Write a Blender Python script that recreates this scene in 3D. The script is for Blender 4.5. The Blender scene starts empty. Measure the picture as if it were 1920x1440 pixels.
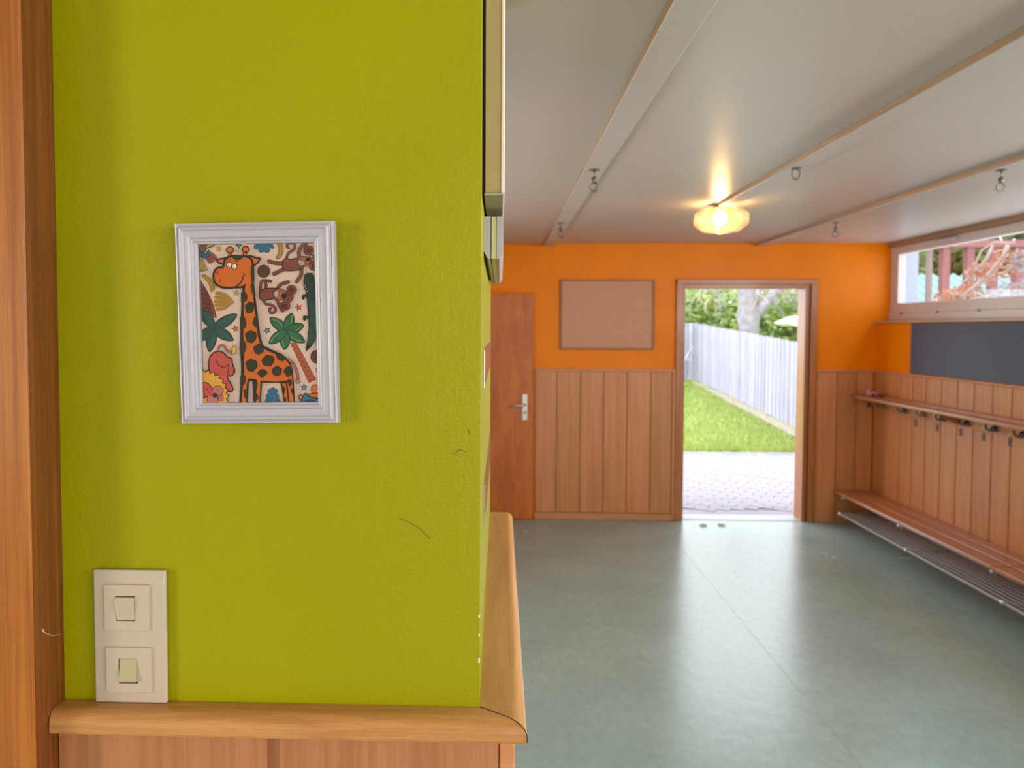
import bpy, bmesh, math, random
from mathutils import Vector, Matrix
from mathutils.geometry import tessellate_polygon

sc = bpy.context.scene
col = sc.collection
random.seed(7)

# ------------------------------------------------------------------ camera
YAW, PITCH, ROLL = 1442 / 38900, 1442 / 36000, 0.0024
fw = Vector((-math.sin(YAW) * math.cos(PITCH), math.cos(YAW) * math.cos(PITCH), -math.sin(PITCH)))
rt = Vector((math.cos(YAW), math.sin(YAW), 0)); up = rt.cross(fw)
r2 = rt * math.cos(ROLL) + up * math.sin(ROLL); u2 = up * math.cos(ROLL) - rt * math.sin(ROLL)
cd = bpy.data.cameras.new('camera'); cam = bpy.data.objects.new('camera', cd); col.objects.link(cam)
M = Matrix((r2, u2, -fw)).transposed().to_4x4(); M.translation = (0, 0, 1.65); cam.matrix_world = M
cd.sensor_width = 36; cd.lens = 27.04; cd.shift_x = .0398; cd.shift_y = -.0241
cd.clip_start = .02; cd.clip_end = 200
cd.dof.use_dof = True; cd.dof.focus_distance = .93; cd.dof.aperture_fstop = 7.5
sc.camera = cam

# ------------------------------------------------------------------ world, lights, exposure
w = bpy.data.worlds.new('sky'); sc.world = w; w.use_nodes = True
bg = w.node_tree.nodes['Background']; bg.inputs[0].default_value = (.90, .95, 1.0, 1); bg.inputs[1].default_value = 4.2
sc.view_settings.view_transform = 'Standard'; sc.view_settings.look = 'None'
sc.view_settings.exposure = 0; sc.view_settings.gamma = 1; sc.view_settings.use_curve_mapping = False
sc.cycles.max_bounces = 8; sc.cycles.diffuse_bounces = 5; sc.cycles.glossy_bounces = 4
sc.cycles.transparent_max_bounces = 12; sc.cycles.sample_clamp_indirect = 4
sc.cycles.use_denoising = True
sc.cycles.caustics_reflective = False; sc.cycles.caustics_refractive = False

def area(name, loc, d, sx, sy, power, color, portal=False, spread=180):
    l = bpy.data.lights.new(name, 'AREA'); l.shape = 'RECTANGLE'; l.size = sx; l.size_y = sy
    l.energy = power; l.color = color; l.spread = math.radians(spread)
    if portal: l.cycles.is_portal = True
    o = bpy.data.objects.new(name, l); col.objects.link(o); o.location = loc
    o.rotation_euler = Vector(d).to_track_quat('-Z', 'Y').to_euler()
    return o
# daylight through the left window, and a fill lamp in an unseen back window
area('daylight_left_window', (-2.93, -1.05, 1.62), (1, .0, 0), .75, 1.15, 48, (1.0, .93, .80))
area('fill_back_window', (1.9, -2.9, 1.5), (0, 1, .08), 2.4, 1.6, 38, (1.0, .95, .88))
# added fill lamps behind windows out of view; sky comes through the portals
area('fill_left_room', (-.73, 3.7, 1.5), (1, .0, .12), 3.0, 1.15, 13, (1.0, .95, .89))  # added to brighten the far room; its left-wall window is made up
area('fill_right_rear', (3.29, -1.4, 2.0), (-1, .3, .0), 2.3, .5, 55, (.92, .96, 1.0))  # added fill, an unseen extension of the high window behind the camera
area('fill_high_window_near', (3.40, 1.65, 2.07), (-1, 0, 0), 2.7, .40, 120, (.93, .97, 1.0))  # added lamp outside the near panes, brightens the pier's side face
area('high_window_portal', (3.40, 3.3, 2.07), (-1, 0, 0), 6.3, .42, 1, (1, 1, 1), portal=True)
area('doorway_portal', (2.075, 6.9, 1.0), (0, -1, 0), 1.0, 2.0, 1, (1, 1, 1), portal=True)
sun = bpy.data.lights.new('sun', 'SUN'); sun.energy = 1.1; sun.angle = math.radians(12); sun.color = (1, .96, .9)
so = bpy.data.objects.new('sun', sun); col.objects.link(so)
so.rotation_euler = Vector((-.55, .25, -1)).to_track_quat('-Z', 'Y').to_euler()

# ------------------------------------------------------------------ materials
def lin(h):
    h = h.lstrip('#'); o = []
    for i in (0, 2, 4):
        c = int(h[i:i + 2], 16) / 255
        o.append(c / 12.92 if c <= .04045 else ((c + .055) / 1.055) ** 2.4)
    return (*o, 1)
def newmat(name):
    m = bpy.data.materials.new(name); m.use_nodes = True
    return m, m.node_tree.nodes, m.node_tree.links, m.node_tree.nodes['Principled BSDF']
def flat(name, c, rough=.5, metal=0, spec=.5, bump=0, bscale=60, var=0, vscale=6):
    m, N, L, b = newmat(name)
    c = lin(c) if isinstance(c, str) else (*c, 1)
    b.inputs['Base Color'].default_value = c; b.inputs['Roughness'].default_value = rough
    b.inputs['Metallic'].default_value = metal; b.inputs['Specular IOR Level'].default_value = spec
    if bump or var: tc = N.new('ShaderNodeTexCoord')
    if bump:
        n = N.new('ShaderNodeTexNoise'); n.inputs['Scale'].default_value = bscale; n.inputs['Detail'].default_value = 5
        L.new(tc.outputs['Object'], n.inputs['Vector'])
        bp = N.new('ShaderNodeBump'); bp.inputs['Strength'].default_value = bump; bp.inputs['Distance'].default_value = .01
        L.new(n.outputs['Fac'], bp.inputs['Height']); L.new(bp.outputs[0], b.inputs['Normal'])
    if var:
        n2 = N.new('ShaderNodeTexNoise'); n2.inputs['Scale'].default_value = vscale; n2.inputs['Detail'].default_value = 4
        L.new(tc.outputs['Object'], n2.inputs['Vector'])
        r = N.new('ShaderNodeValToRGB'); r.color_ramp.elements[0].position = .3; r.color_ramp.elements[1].position = .7
        r.color_ramp.elements[0].color = tuple(x * (1 - var) for x in c[:3]) + (1,)
        r.color_ramp.elements[1].color = tuple(min(1, x * (1 + var)) for x in c[:3]) + (1,)
        L.new(n2.outputs['Fac'], r.inputs[0]); L.new(r.outputs[0], b.inputs['Base Color'])
    return m
def wood(name, c1, c2, axis='z', rough=.4, scale=14, stretch=14, obj_var=.18, rings=.35, bump=.05, coat=0):
    m, N, L, b = newmat(name)
    tc = N.new('ShaderNodeTexCoord'); mp = N.new('ShaderNodeMapping'); oi = N.new('ShaderNodeObjectInfo')
    s = [scale] * 3; s['xyz'.index(axis)] = scale / stretch
    mp.inputs['Scale'].default_value = s
    cv = N.new('ShaderNodeVectorMath'); cv.operation = 'SCALE'; cv.inputs[0].default_value = (3.1, 7.7, 5.3); cv.inputs['Scale'].default_value = 1
    mul = N.new('ShaderNodeMath'); mul.operation = 'MULTIPLY'; mul.inputs[1].default_value = 9
    L.new(oi.outputs['Random'], mul.inputs[0]); L.new(mul.outputs[0], cv.inputs['Scale'])
    ad = N.new('ShaderNodeVectorMath'); ad.operation = 'ADD'
    L.new(tc.outputs['Object'], ad.inputs[0]); L.new(cv.outputs[0], ad.inputs[1]); L.new(ad.outputs[0], mp.inputs['Vector'])
    n = N.new('ShaderNodeTexNoise'); n.inputs['Scale'].default_value = 1; n.inputs['Detail'].default_value = 6; n.inputs['Distortion'].default_value = .6
    L.new(mp.outputs[0], n.inputs['Vector'])
    n2 = N.new('ShaderNodeTexNoise'); n2.inputs['Scale'].default_value = 9; n2.inputs['Detail'].default_value = 3
    L.new(mp.outputs[0], n2.inputs['Vector'])
    mx = N.new('ShaderNodeMath'); mx.operation = 'MULTIPLY_ADD'; mx.inputs[1].default_value = rings
    L.new(n2.outputs['Fac'], mx.inputs[0]); L.new(n.outputs['Fac'], mx.inputs[2])
    r = N.new('ShaderNodeValToRGB'); r.color_ramp.elements[0].position = .42 + rings * .3; r.color_ramp.elements[1].position = .6 + rings * .6
    r.color_ramp.elements[0].color = lin(c1); r.color_ramp.elements[1].color = lin(c2)
    L.new(mx.outputs[0], r.inputs[0])
    hs = N.new('ShaderNodeHueSaturation'); vm = N.new('ShaderNodeMapRange')
    vm.inputs['To Min'].default_value = 1 - obj_var; vm.inputs['To Max'].default_value = 1 + obj_var
    L.new(oi.outputs['Random'], vm.inputs['Value']); L.new(vm.outputs[0], hs.inputs['Value']); L.new(r.outputs[0], hs.inputs['Color'])
    L.new(hs.outputs[0], b.inputs['Base Color'])
    b.inputs['Roughness'].default_value = rough
    b.inputs['Coat Weight'].default_value = coat; b.inputs['Coat Roughness'].default_value = .15
    bp = N.new('ShaderNodeBump'); bp.inputs['Strength'].default_value = bump; bp.inputs['Distance'].default_value = .004
    L.new(n2.outputs['Fac'], bp.inputs['Height']); L.new(bp.outputs[0], b.inputs['Normal'])
    return m
def emis(name, c, s):
    m, N, L, b = newmat(name); b.inputs['Base Color'].default_value = (*c, 1)
    b.inputs['Emission Color'].default_value = (*c, 1); b.inputs['Emission Strength'].default_value = s
    return m
def glass_mat(name, gl=.08, rough=0.0, tint=(1, 1, 1)):
    m, N, L, b = newmat(name); N.remove(b); out = N['Material Output']
    t = N.new('ShaderNodeBsdfTransparent'); t.inputs[0].default_value = (*tint, 1)
    g = N.new('ShaderNodeBsdfGlossy'); g.inputs['Roughness'].default_value = rough
    f = N.new('ShaderNodeFresnel'); f.inputs[0].default_value = 1.45
    mm = N.new('ShaderNodeMath'); mm.operation = 'MULTIPLY'; mm.inputs[1].default_value = gl * 12
    x = N.new('ShaderNodeMixShader'); L.new(f.outputs[0], mm.inputs[0]); L.new(mm.outputs[0], x.inputs[0])
    L.new(t.outputs[0], x.inputs[1]); L.new(g.outputs[0], x.inputs[2]); L.new(x.outputs[0], out.inputs[0])
    return m

def painted(name, c, c2, bump=.3, spec=.2):
    # rolled wall paint: fine orange peel, a few drips and scuffs
    m, N, L, b = newmat(name)
    tc = N.new('ShaderNodeTexCoord'); b.inputs['Roughness'].default_value = .36; b.inputs['Specular IOR Level'].default_value = spec
    n = N.new('ShaderNodeTexNoise'); n.inputs['Scale'].default_value = 220; n.inputs['Detail'].default_value = 3
    n2 = N.new('ShaderNodeTexNoise'); n2.inputs['Scale'].default_value = 3; n2.inputs['Detail'].default_value = 5
    mp = N.new('ShaderNodeMapping'); mp.inputs['Scale'].default_value = (60, 60, 14)
    n3 = N.new('ShaderNodeTexNoise'); n3.inputs['Scale'].default_value = 1; n3.inputs['Detail'].default_value = 3
    L.new(tc.outputs['Object'], n.inputs['Vector']); L.new(tc.outputs['Object'], n2.inputs['Vector'])
    L.new(tc.outputs['Object'], mp.inputs['Vector']); L.new(mp.outputs[0], n3.inputs['Vector'])
    r = N.new('ShaderNodeValToRGB'); r.color_ramp.elements[0].position = .35; r.color_ramp.elements[1].position = .65
    r.color_ramp.elements[0].color = (*c, 1); r.color_ramp.elements[1].color = (*c2, 1)
    L.new(n2.outputs['Fac'], r.inputs[0]); L.new(r.outputs[0], b.inputs['Base Color'])
    a = N.new('ShaderNodeMath'); a.operation = 'ADD'; L.new(n.outputs['Fac'], a.inputs[0]); L.new(n3.outputs['Fac'], a.inputs[1])
    bp = N.new('ShaderNodeBump'); bp.inputs['Strength'].default_value = bump; bp.inputs['Distance'].default_value = .0022
    L.new(a.outputs[0], bp.inputs['Height']); L.new(bp.outputs[0], b.inputs['Normal'])
    return m

def lino():
    m, N, L, b = newmat('green_grey_linoleum'); tc = N.new('ShaderNodeTexCoord')
    def noise(s, d=4, sc3=None):
        n = N.new('ShaderNodeTexNoise'); n.inputs['Scale'].default_value = s; n.inputs['Detail'].default_value = d
        if sc3:
            mp = N.new('ShaderNodeMapping'); mp.inputs['Scale'].default_value = sc3
            L.new(tc.outputs['Object'], mp.inputs['Vector']); L.new(mp.outputs[0], n.inputs['Vector'])
        else: L.new(tc.outputs['Object'], n.inputs['Vector'])
        return n
    a = noise(2.2, 6); s = noise(26, 4, (1, .6, 1)); v = noise(150, 2)
    r = N.new('ShaderNodeValToRGB'); r.color_ramp.elements[0].position = .3; r.color_ramp.elements[1].position = .72
    r.color_ramp.elements[0].color = (.255, .345, .318, 1); r.color_ramp.elements[1].color = (.31, .41, .38, 1)
    L.new(a.outputs['Fac'], r.inputs[0])
    r2 = N.new('ShaderNodeValToRGB'); r2.color_ramp.elements[0].position = .60; r2.color_ramp.elements[1].position = .72
    r2.color_ramp.elements[0].color = (0, 0, 0, 1); r2.color_ramp.elements[1].color = (.35, .35, .35, 1)
    L.new(v.outputs['Fac'], r2.inputs[0])
    mx = N.new('ShaderNodeMixRGB'); mx.inputs[2].default_value = (.48, .56, .50, 1)
    L.new(r2.outputs[0], mx.inputs[0]); L.new(r.outputs[0], mx.inputs[1])
    mx2 = N.new('ShaderNodeMixRGB'); mx2.blend_type = 'MULTIPLY'; mx2.inputs[0].default_value = .35
    r3 = N.new('ShaderNodeValToRGB'); r3.color_ramp.elements[0].position = .35; r3.color_ramp.elements[1].position = .65
    r3.color_ramp.elements[0].color = (.75, .75, .75, 1)
    L.new(s.outputs['Fac'], r3.inputs[0]); L.new(mx.outputs[0], mx2.inputs[1]); L.new(r3.outputs[0], mx2.inputs[2])
    L.new(mx2.outputs[0], b.inputs['Base Color'])
    rr = N.new('ShaderNodeMapRange'); rr.inputs['To Min'].default_value = .24; rr.inputs['To Max'].default_value = .29
    L.new(a.outputs['Fac'], rr.inputs['Value']); L.new(rr.outputs[0], b.inputs['Roughness'])
    bn = noise(5.5, 4, (1, 2.2, 1)); bp = N.new('ShaderNodeBump'); bp.inputs['Strength'].default_value = .16; bp.inputs['Distance'].default_value = .006
    L.new(bn.outputs['Fac'], bp.inputs['Height']); L.new(bp.outputs[0], b.inputs['Normal'])
    b.inputs['Specular IOR Level'].default_value = .6
    return m

GREEN = painted('lime_green_paint', (.280, .266, .0003), (.305, .285, .0004))
GREENS = painted('lime_green_paint_side', (.280, .266, .0003), (.305, .285, .0004), .02, .3)
ORANGE = painted('orange_paint', (.78, .195, .001), (.84, .215, .0015), .12, .12)
WHITEP = flat('white_ceiling_paint', (.51, .46, .41), .38, bump=.10, bscale=9, var=.02, vscale=1.2)
PLAIN = flat('pale_wall_paint', (.62, .60, .52), .6)
LINO = lino()
BEECH = wood('beech_board_vertical', 'cc8650', 'bc7442', 'z', .45, 30, 22, .08, .5)
BEECHN = wood('beech_panel_near', 'b0744a', 'a0663e', 'z', .42, 110, 40, .02, .35)
BEECHX = wood('beech_ledge_long', 'c48c52', 'ac743c', 'x', .34, 60, 14, .02, .4, coat=.15)
BEECHY = wood('beech_ledge_side', 'ca9250', 'b88042', 'y', .30, 60, 14, .02, .4, coat=.25)
BENCH = wood('varnished_bench_slat', 'b9764a', 'a3623a', 'y', .33, 30, 20, .06, .4, coat=.3)
STRIP = wood('beech_edge_strip', 'd09060', 'c07c4c', 'x', .45, 30, 12, .02, .4)
CASING = wood('brown_door_casing', 'b46c2e', 'a05c24', 'z', .38, 30, 14, .04, .5, coat=.2)
CASINGX = wood('brown_door_casing_head', 'b46c2e', 'a05c24', 'x', .38, 30, 14, .04, .5, coat=.2)
DOORW = wood('reddish_door_veneer', 'cc6c1a', 'b0540e', 'z', .45, 9, 5, .0, .5)
POST = wood('orange_pine_post', 'ac6620', '8e4c10', 'z', .32, 90, 50, .04, .35, coat=.12)
POST2 = wood('orange_pine_shaded', '864a16', '6a360a', 'z', .45, 120, 60, .0, .8, bump=.2)  # post pine darkened, side-face shade put into the colour
CORK = flat('cork', 'c48e6c', .8, bump=.3, bscale=120, var=.06, vscale=90)
CORKF = wood('corkboard_frame_wood', 'a86838', '94582c', 'x', .5, 30, 8, .05, .4)
SLATE = flat('dark_slate_board', '3e4056', .55, var=.04, vscale=2, bump=.03)
WHITE = flat('white_lacquer', 'aca6ab', .3)
PLASTIC = flat('cream_white_plastic', 'baa994', .38)
PLASTIC2 = flat('aged_switch_rocker', 'aea07c', .35)
DARKGAP = flat('dark_gap', '14110e', .9)
UPVC = flat('window_frame_white', 'cfc0bc', .35)
UPVCO = flat('window_outer_white', '8e98a4', .4)
TRIMW = wood('window_head_trim_wood', 'a98468', '977258', 'y', .5, 20, 12, .0, .4)
SILL = wood('window_sill_wood', 'c79a78', 'b38562', 'y', .4, 20, 12, .0, .4)
BEAM = flat('painted_beam_face', (.51, .46, .41), .4, bump=.04)
BEAMS = wood('beam_side_tan', 'b89474', 'a88464', 'y', .6, 24, 14, .0, .4)  # tan grain for the left flank, darker than the beam face
STEEL = flat('dull_steel', '6a6558', .4, metal=.8)
RACKM = flat('grey_painted_rack_steel', '8c807a', .45, metal=.35)
CHROME = flat('brushed_aluminium', 'c9beb4', .3, metal=.7)
IRON = flat('black_iron', '1c1a18', .4)
BRASS = flat('dull_brass', '8a7648', .4, metal=.6)
CREAMBOX = flat('cream_cabinet_enamel', 'a8925f', .4)
CREAMEDGE = flat('cabinet_edge_profile', 'ead6c8', .35)
GREYUNDER = flat('cabinet_underside_grey', '9c967e', .5)
BROWNPL = flat('copper_brown_gloss', '9a5c3c', .22, metal=.35)
GLASSP = glass_mat('picture_glass', .05, .05)
PANE = glass_mat('window_pane', .01, .0, (.97, .99, 1))

# ------------------------------------------------------------------ builders
def add_box(bm, x0, x1, y0, y1, z0, z1, bev=0, seg=1, mi=0):
    r = bmesh.ops.create_cube(bm, size=1)
    for v in r['verts']:
        v.co = ((x0 + x1) / 2 + v.co.x * (x1 - x0), (y0 + y1) / 2 + v.co.y * (y1 - y0), (z0 + z1) / 2 + v.co.z * (z1 - z0))
    fs = {f for v in r['verts'] for f in v.link_faces}
    for f in fs: f.material_index = mi
    if bev:
        es = {e for v in r['verts'] for e in v.link_edges}
        bmesh.ops.bevel(bm, geom=list(es), offset=bev, segments=seg, affect='EDGES', profile=.5)
def box(*a, **k):
    bm = bmesh.new(); add_box(bm, *a, **k); return bm
def add_tube(bm, pts, r, n=8, caps=True, closed=False):
    pts = [Vector(p) for p in pts]; rs = r if isinstance(r, (list, tuple)) else [r] * len(pts)
    rings = []; prev = None; m = len(pts)
    for i, p in enumerate(pts):
        if closed: t = pts[(i + 1) % m] - pts[i - 1]
        else: t = pts[min(i + 1, m - 1)] - pts[max(i - 1, 0)]
        t.normalize()
        if prev is None:
            a = Vector((0, 0, 1)) if abs(t.z) < .9 else Vector((1, 0, 0)); u = t.cross(a).normalized()
        else:
            u = (prev - t * prev.dot(t)).normalized()
        prev = u; v = t.cross(u)
        rings.append([bm.verts.new(p + (u * math.cos(2 * math.pi * k / n) + v * math.sin(2 * math.pi * k / n)) * rs[i]) for k in range(n)])
    rng = range(m if closed else m - 1)
    for i in rng:
        a, b = rings[i], rings[(i + 1) % m]
        for k in range(n):
            f = bm.faces.new((a[k], a[(k + 1) % n], b[(k + 1) % n], b[k])); f.smooth = True
    if caps and not closed:
        bm.faces.new(rings[0][::-1]); bm.faces.new(rings[-1])
def add_lathe(bm, prof, c, n=24, axis='z', smooth=True):
    rings = []
    for (r, h) in prof:
        ring = []
        for k in range(n):
            a = 2 * math.pi * k / n; x, y = r * math.cos(a), r * math.sin(a)
            co = {'z': (x, y, h), 'y': (x, h, y), 'x': (h, x, y)}[axis]
            ring.append(bm.verts.new(Vector(c) + Vector(co)))
        rings.append(ring)
    for a, b in zip(rings, rings[1:]):
        for k in range(n):
            f = bm.faces.new((a[k], a[(k + 1) % n], b[(k + 1) % n], b[k])); f.smooth = smooth
    for ring in (rings[0][::-1], rings[-1]): bm.faces.new(ring)
def extrude_poly(bm, pts, axis, a, b):
    def co(p, h): return {'x': (h, p[0], p[1]), 'y': (p[0], h, p[1]), 'z': (p[0], p[1], h)}[axis]
    A = [bm.verts.new(co(p, a)) for p in pts]; B = [bm.verts.new(co(p, b)) for p in pts]
    bm.faces.new(A); bm.faces.new(B[::-1]); n = len(pts)
    for k in range(n): bm.faces.new((A[k], B[k], B[(k + 1) % n], A[(k + 1) % n]))

def base(o):
    v = Vector((0, 0, 0))
    while o: v += o.location; o = o.parent
    return v
def obj(name, bm, mat, parent=None, local=False, kind=None):
    bmesh.ops.recalc_face_normals(bm, faces=bm.faces)
    me = bpy.data.meshes.new(name); bm.to_mesh(me); bm.free()
    for m in (mat if isinstance(mat, (list, tuple)) else [mat]): me.materials.append(m)
    o = bpy.data.objects.new(name, me); col.objects.link(o)
    if parent is not None:
        o.parent = parent
        if not local: me.transform(Matrix.Translation(-base(parent)))
    if kind: o['kind'] = kind
    return o
def tag(o, label, cat, group=None, kind=None):
    o['label'] = label; o['category'] = cat
    if group: o['group'] = group
    if kind: o['kind'] = kind
    return o
def thing(name, label, cat, loc=(0, 0, 0), group=None):
    o = bpy.data.objects.new(name, None); col.objects.link(o); o.location = loc; o.empty_display_size = .05
    return tag(o, label, cat, group)
def struct(name, bm, mat, label=None, cat=None):
    o = obj(name, bm, mat); o['kind'] = 'structure'
    if label: o['label'] = label
    o['category'] = cat or name.split('_')[0]
    return o
def dup(root, loc, label=None, group=None):
    r = root.copy(); col.objects.link(r); r.location = loc
    if label: r['label'] = label
    if group: r['group'] = group
    for ch in list(root.children):
        c = ch.copy(); col.objects.link(c); c.parent = r
        for g in ch.children:
            d = g.copy(); col.objects.link(d); d.parent = c
    return r

D = 6.65          # far wall
CZ = 2.378        # ceiling
XR = 3.176        # right wall below the window
XW = 3.31         # window plane
# ------------------------------------------------------------------ room shell
bm = box(-3.1, 3.6, -3.1, D + .02, -.12, 0)
floor = struct('floor', bm, LINO, 'green-grey marbled linoleum floor of the cloakroom')
bm = box(-3.1, 3.42, -3.1, D + .1, CZ, CZ + .15)
ceiling = struct('ceiling', bm, WHITEP, 'off-white painted ceiling crossed by flat beams')
SEAM = flat('lino_seam', (.21, .27, .25), .5)
obj('seam', box(1.3722, 1.3737, -2.9, D - .05, 0, .0004), SEAM, floor)
# far wall around the doorway opening (x 1.55..2.62, z..2.02)
bm = bmesh.new()
add_box(bm, -1.0, 1.545, D, D + .22, 0, CZ); add_box(bm, 2.64, 3.42, D, D + .22, 0, CZ); add_box(bm, 1.545, 2.64, D, D + .22, 2.03, CZ)
wall_far = struct('wall_far', bm, ORANGE, 'orange painted far wall with the open garden doorway')
bm = box(XR + .012, 3.42, -3.1, D, 0, 1.70)
wall_right = struct('wall_right', bm, ORANGE, 'orange wall under the high window, panelled below')
bm = bmesh.new(); add_box(bm, XW - .01, 3.42, -3.1, -2.75, 1.70, CZ); add_box(bm, XW - .01, 3.42, -.25, .0, 1.70, CZ); add_box(bm, XW - .01, 3.42, -3.1, .0, 2.3, CZ)
struct('wall_right_upper', bm, ORANGE, 'upper right wall behind the camera')
bm = bmesh.new()
add_box(bm, -1.0, -.75, 1.82, 2.2, 0, CZ); add_box(bm, -1.0, -.75, 5.2, D, 0, CZ); add_box(bm, -1.0, -.75, 2.2, 5.2, 0, .92); add_box(bm, -1.0, -.75, 2.2, 5.2, 2.08, CZ)
w2 = bpy.data.objects.new('added_window', None); col.objects.link(w2); w2['kind'] = 'structure'; w2.location = (-.8, 3.7, .92)  # unseen window added around the left-room fill lamp
w2['label'] = 'wide white window added unseen in the left wall for a fill lamp'; w2['category'] = 'window'
for q in ((2.2, 2.27, .92, 2.08), (3.66, 3.74, .92, 2.08), (5.13, 5.2, .92, 2.08), (2.27, 5.13, .92, .99), (2.27, 5.13, 2.01, 2.08)):
    obj('frame_bar', box(-.86, -.79, q[0], q[1], q[2], q[3], .004), UPVC, w2)
obj('pane', box(-.83, -.825, 2.25, 5.15, .97, 2.03), PANE, w2)
struct('wall_left', bm, PLAIN, 'pale wall behind the lime green pier')
bm = bmesh.new()
add_box(bm, -3.1, -.78, .92, 1.05, 0, CZ)
struct('wall_left_near', bm, GREEN, 'green wall beyond the pine door post')
bm = bmesh.new()   # left wall behind the camera with window opening
add_box(bm, -3.12, -3.0, -3.1, -1.45, 0, CZ); add_box(bm, -3.12, -3.0, -.65, 1.05, 0, CZ)
add_box(bm, -3.12, -3.0, -1.45, -.65, 0, 1.0); add_box(bm, -3.12, -3.0, -1.45, -.65, 2.22, CZ)
struct('wall_left_rear', bm, PLAIN, 'pale left wall behind the camera')
bm = bmesh.new()
add_box(bm, -3.12, .45, -3.1, -3.0, 0, CZ); add_box(bm, 2.95, 3.42, -3.1, -3.0, 0, CZ)
add_box(bm, .45, 2.95, -3.1, -3.0, 0, .65); add_box(bm, .45, 2.95, -3.1, -3.0, 2.32, CZ)
struct('wall_back', bm, PLAIN, 'pale wall behind the camera')
# the green pier
bm = box(-.78, -.022, .874, 1.822, 0, CZ)
for f in bm.faces:
    if f.calc_center_median().x > -.03: f.material_index = 1
pier = struct('wall_near', bm, [GREEN, GREENS], 'lime green painted wall pier carrying the giraffe picture')
# paint chips and scuffs along the pier corner
bm = bmesh.new()
for (y, z, s) in [(.8739, 1.318, .0014), (.8739, 1.296, .0011), (.8739, 1.266, .0024)]:
    add_box(bm, -.0236, -.0216, y - .0003, y + .002, z - s, z + s * 1.6, .0004)
obj('paint_chip', bm, flat('bare_plaster', 'd8d2c2', .8), pier)['label'] = 'pale chips where the green paint has flaked off'
bm = bmesh.new()
add_tube(bm, [(-.1149, .8738, 1.4315), (-.103, .8738, 1.4265), (-.09, .8738, 1.419), (-.079, .8738, 1.4075)], .00035, 4)
add_tube(bm, [(-.05, .8738, 1.508), (-.045, .8738, 1.512), (-.038, .8738, 1.509)], .0004, 4)
add_tube(bm, [(-.056, .8738, 1.508), (-.048, .8738, 1.5055)], .0003, 4)
add_tube(bm, [(-.036, .8738, 1.535), (-.034, .8738, 1.529)], .0004, 4)
obj('scuff_mark', bm, flat('scuff', '5a5410', .7), pier)['label'] = 'thin dark scratches in the green paint'

# ------------------------------------------------------------------ near panelling below the ledge
for (x0, x1) in ((-.5112, -.2655), (-.2525, .0005)):
    b_ = obj('panel', box(x0, x1, .857, .875, .1, 1.187, .0012), BEECHN, pier)
obj('panel', box(-.266, -.252, .864, .875, .1, 1.187), BEECHN, pier)['label'] = 'recessed strip between the two beech panels'
obj('corner_strip', box(.0015, .019, .857, .875, .1, 1.187, .0015), STRIP, pier)
for k in range(5):
    y0 = .877 + k * .189
    obj('panel', box(-.0215, .017, y0, y0 + .185, .1, 1.187, .0012), BEECHN, pier)
# ledge: two mitred planks with a rounded nose
ledge = bpy.data.objects.new('trim_1', None); col.objects.link(ledge); ledge['kind'] = 'structure'
ledge['label'] = 'mitred beech ledge capping the panelling around the green pier'; ledge['category'] = 'trim'
T, B0, Nf = 1.212, 1.187, .838
def nose(d0, d1):   # cross section (depth from outer edge inward, height)
    pts = []; r = (T - B0) / 2
    for k in range(9):
        a = math.pi / 2 - math.pi * .5 * k / 8
        pts.append((r * 1.5 * (1 - math.sin(math.pi / 2 * k / 8)) , T - 2 * r * .62 * (1 - math.cos(math.pi / 2 * k / 8))))
    pts = [(r * 1.3 - r * 1.3 * math.sin(math.pi / 2 * k / 8), T - .62 * 2 * r * (1 - math.cos(math.pi / 2 * k / 8))) for k in range(9)]
    pts += [(0, B0 + .004), (.0012, B0 + .0012), (.004, B0)]
    return pts
sec = nose(0, 0)
def mitre_plank(front, parent, mat):
    bm = bmesh.new(); xo, yo = .032, Nf
    ends = []
    for which in (0, 1):
        ring = []
        for (d, z) in sec + [(.07, B0), (.07, T)]:
            if front:   # runs in x, outer edge faces -y ; right end mitred
                x = (-.5115 if which == 0 else xo - d * 1.5 - .0005); y = yo + d
                if which == 0 and d < .012: x += (.012 - d) ** 2 / .012 * .12
            else:
                x = xo - d; y = (yo + d / 1.5 + .0005 if which == 0 else 1.822)
            ring.append(bm.verts.new((x, y, z)))
        ends.append(ring)
    n = len(ends[0])
    for k in range(n):
        f = bm.faces.new((ends[0][k], ends[0][(k + 1) % n], ends[1][(k + 1) % n], ends[1][k]))
    bm.faces.new(ends[0]); bm.faces.new(ends[1][::-1])
    return obj('plank', bm, mat, parent)
mitre_plank(True, ledge, BEECHX); mitre_plank(False, ledge, BEECHY)
bm = bmesh.new()
add_tube(bm, [(-.0215, .8745, T + .0001)] + [(.032 - d * 1.5 + .0001, Nf + d - .0001, z + .0001) for (d, z) in sec[:10]], .00045, 5)
obj('mitre_joint', bm, DARKGAP, ledge)['label'] = 'dark mitre joint line'
# dark pinholes in the ledge
bm = bmesh.new()
for (x, y) in [(-.43, .862), (-.415, .868), (-.405, .87), (-.425, .869), (-.455, .856), (-.38, .868), (-.2, .86), (-.02, .856), (-.01, .868)]:
    add_lathe(bm, [(.0005, 0), (.0004, .0002)], (x, y, T - .0001), 6)
obj('pinhole', bm, DARKGAP, ledge, kind='stuff')

# ------------------------------------------------------------------ pine door post on the left
post = bpy.data.objects.new('trim_2', None); col.objects.link(post); post['kind'] = 'structure'
post['label'] = 'tall orange pine door post at the left edge'; post['category'] = 'trim'
obj('post', box(-.78, -.5125, .815, .93, 0, CZ, .0022, 2), POST, post)
obj('side_board', box(-.5135, -.5118, .8175, .8738, 0, CZ), POST2, post)['label'] = 'ribbed side of the post, darkened as shade'

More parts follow.
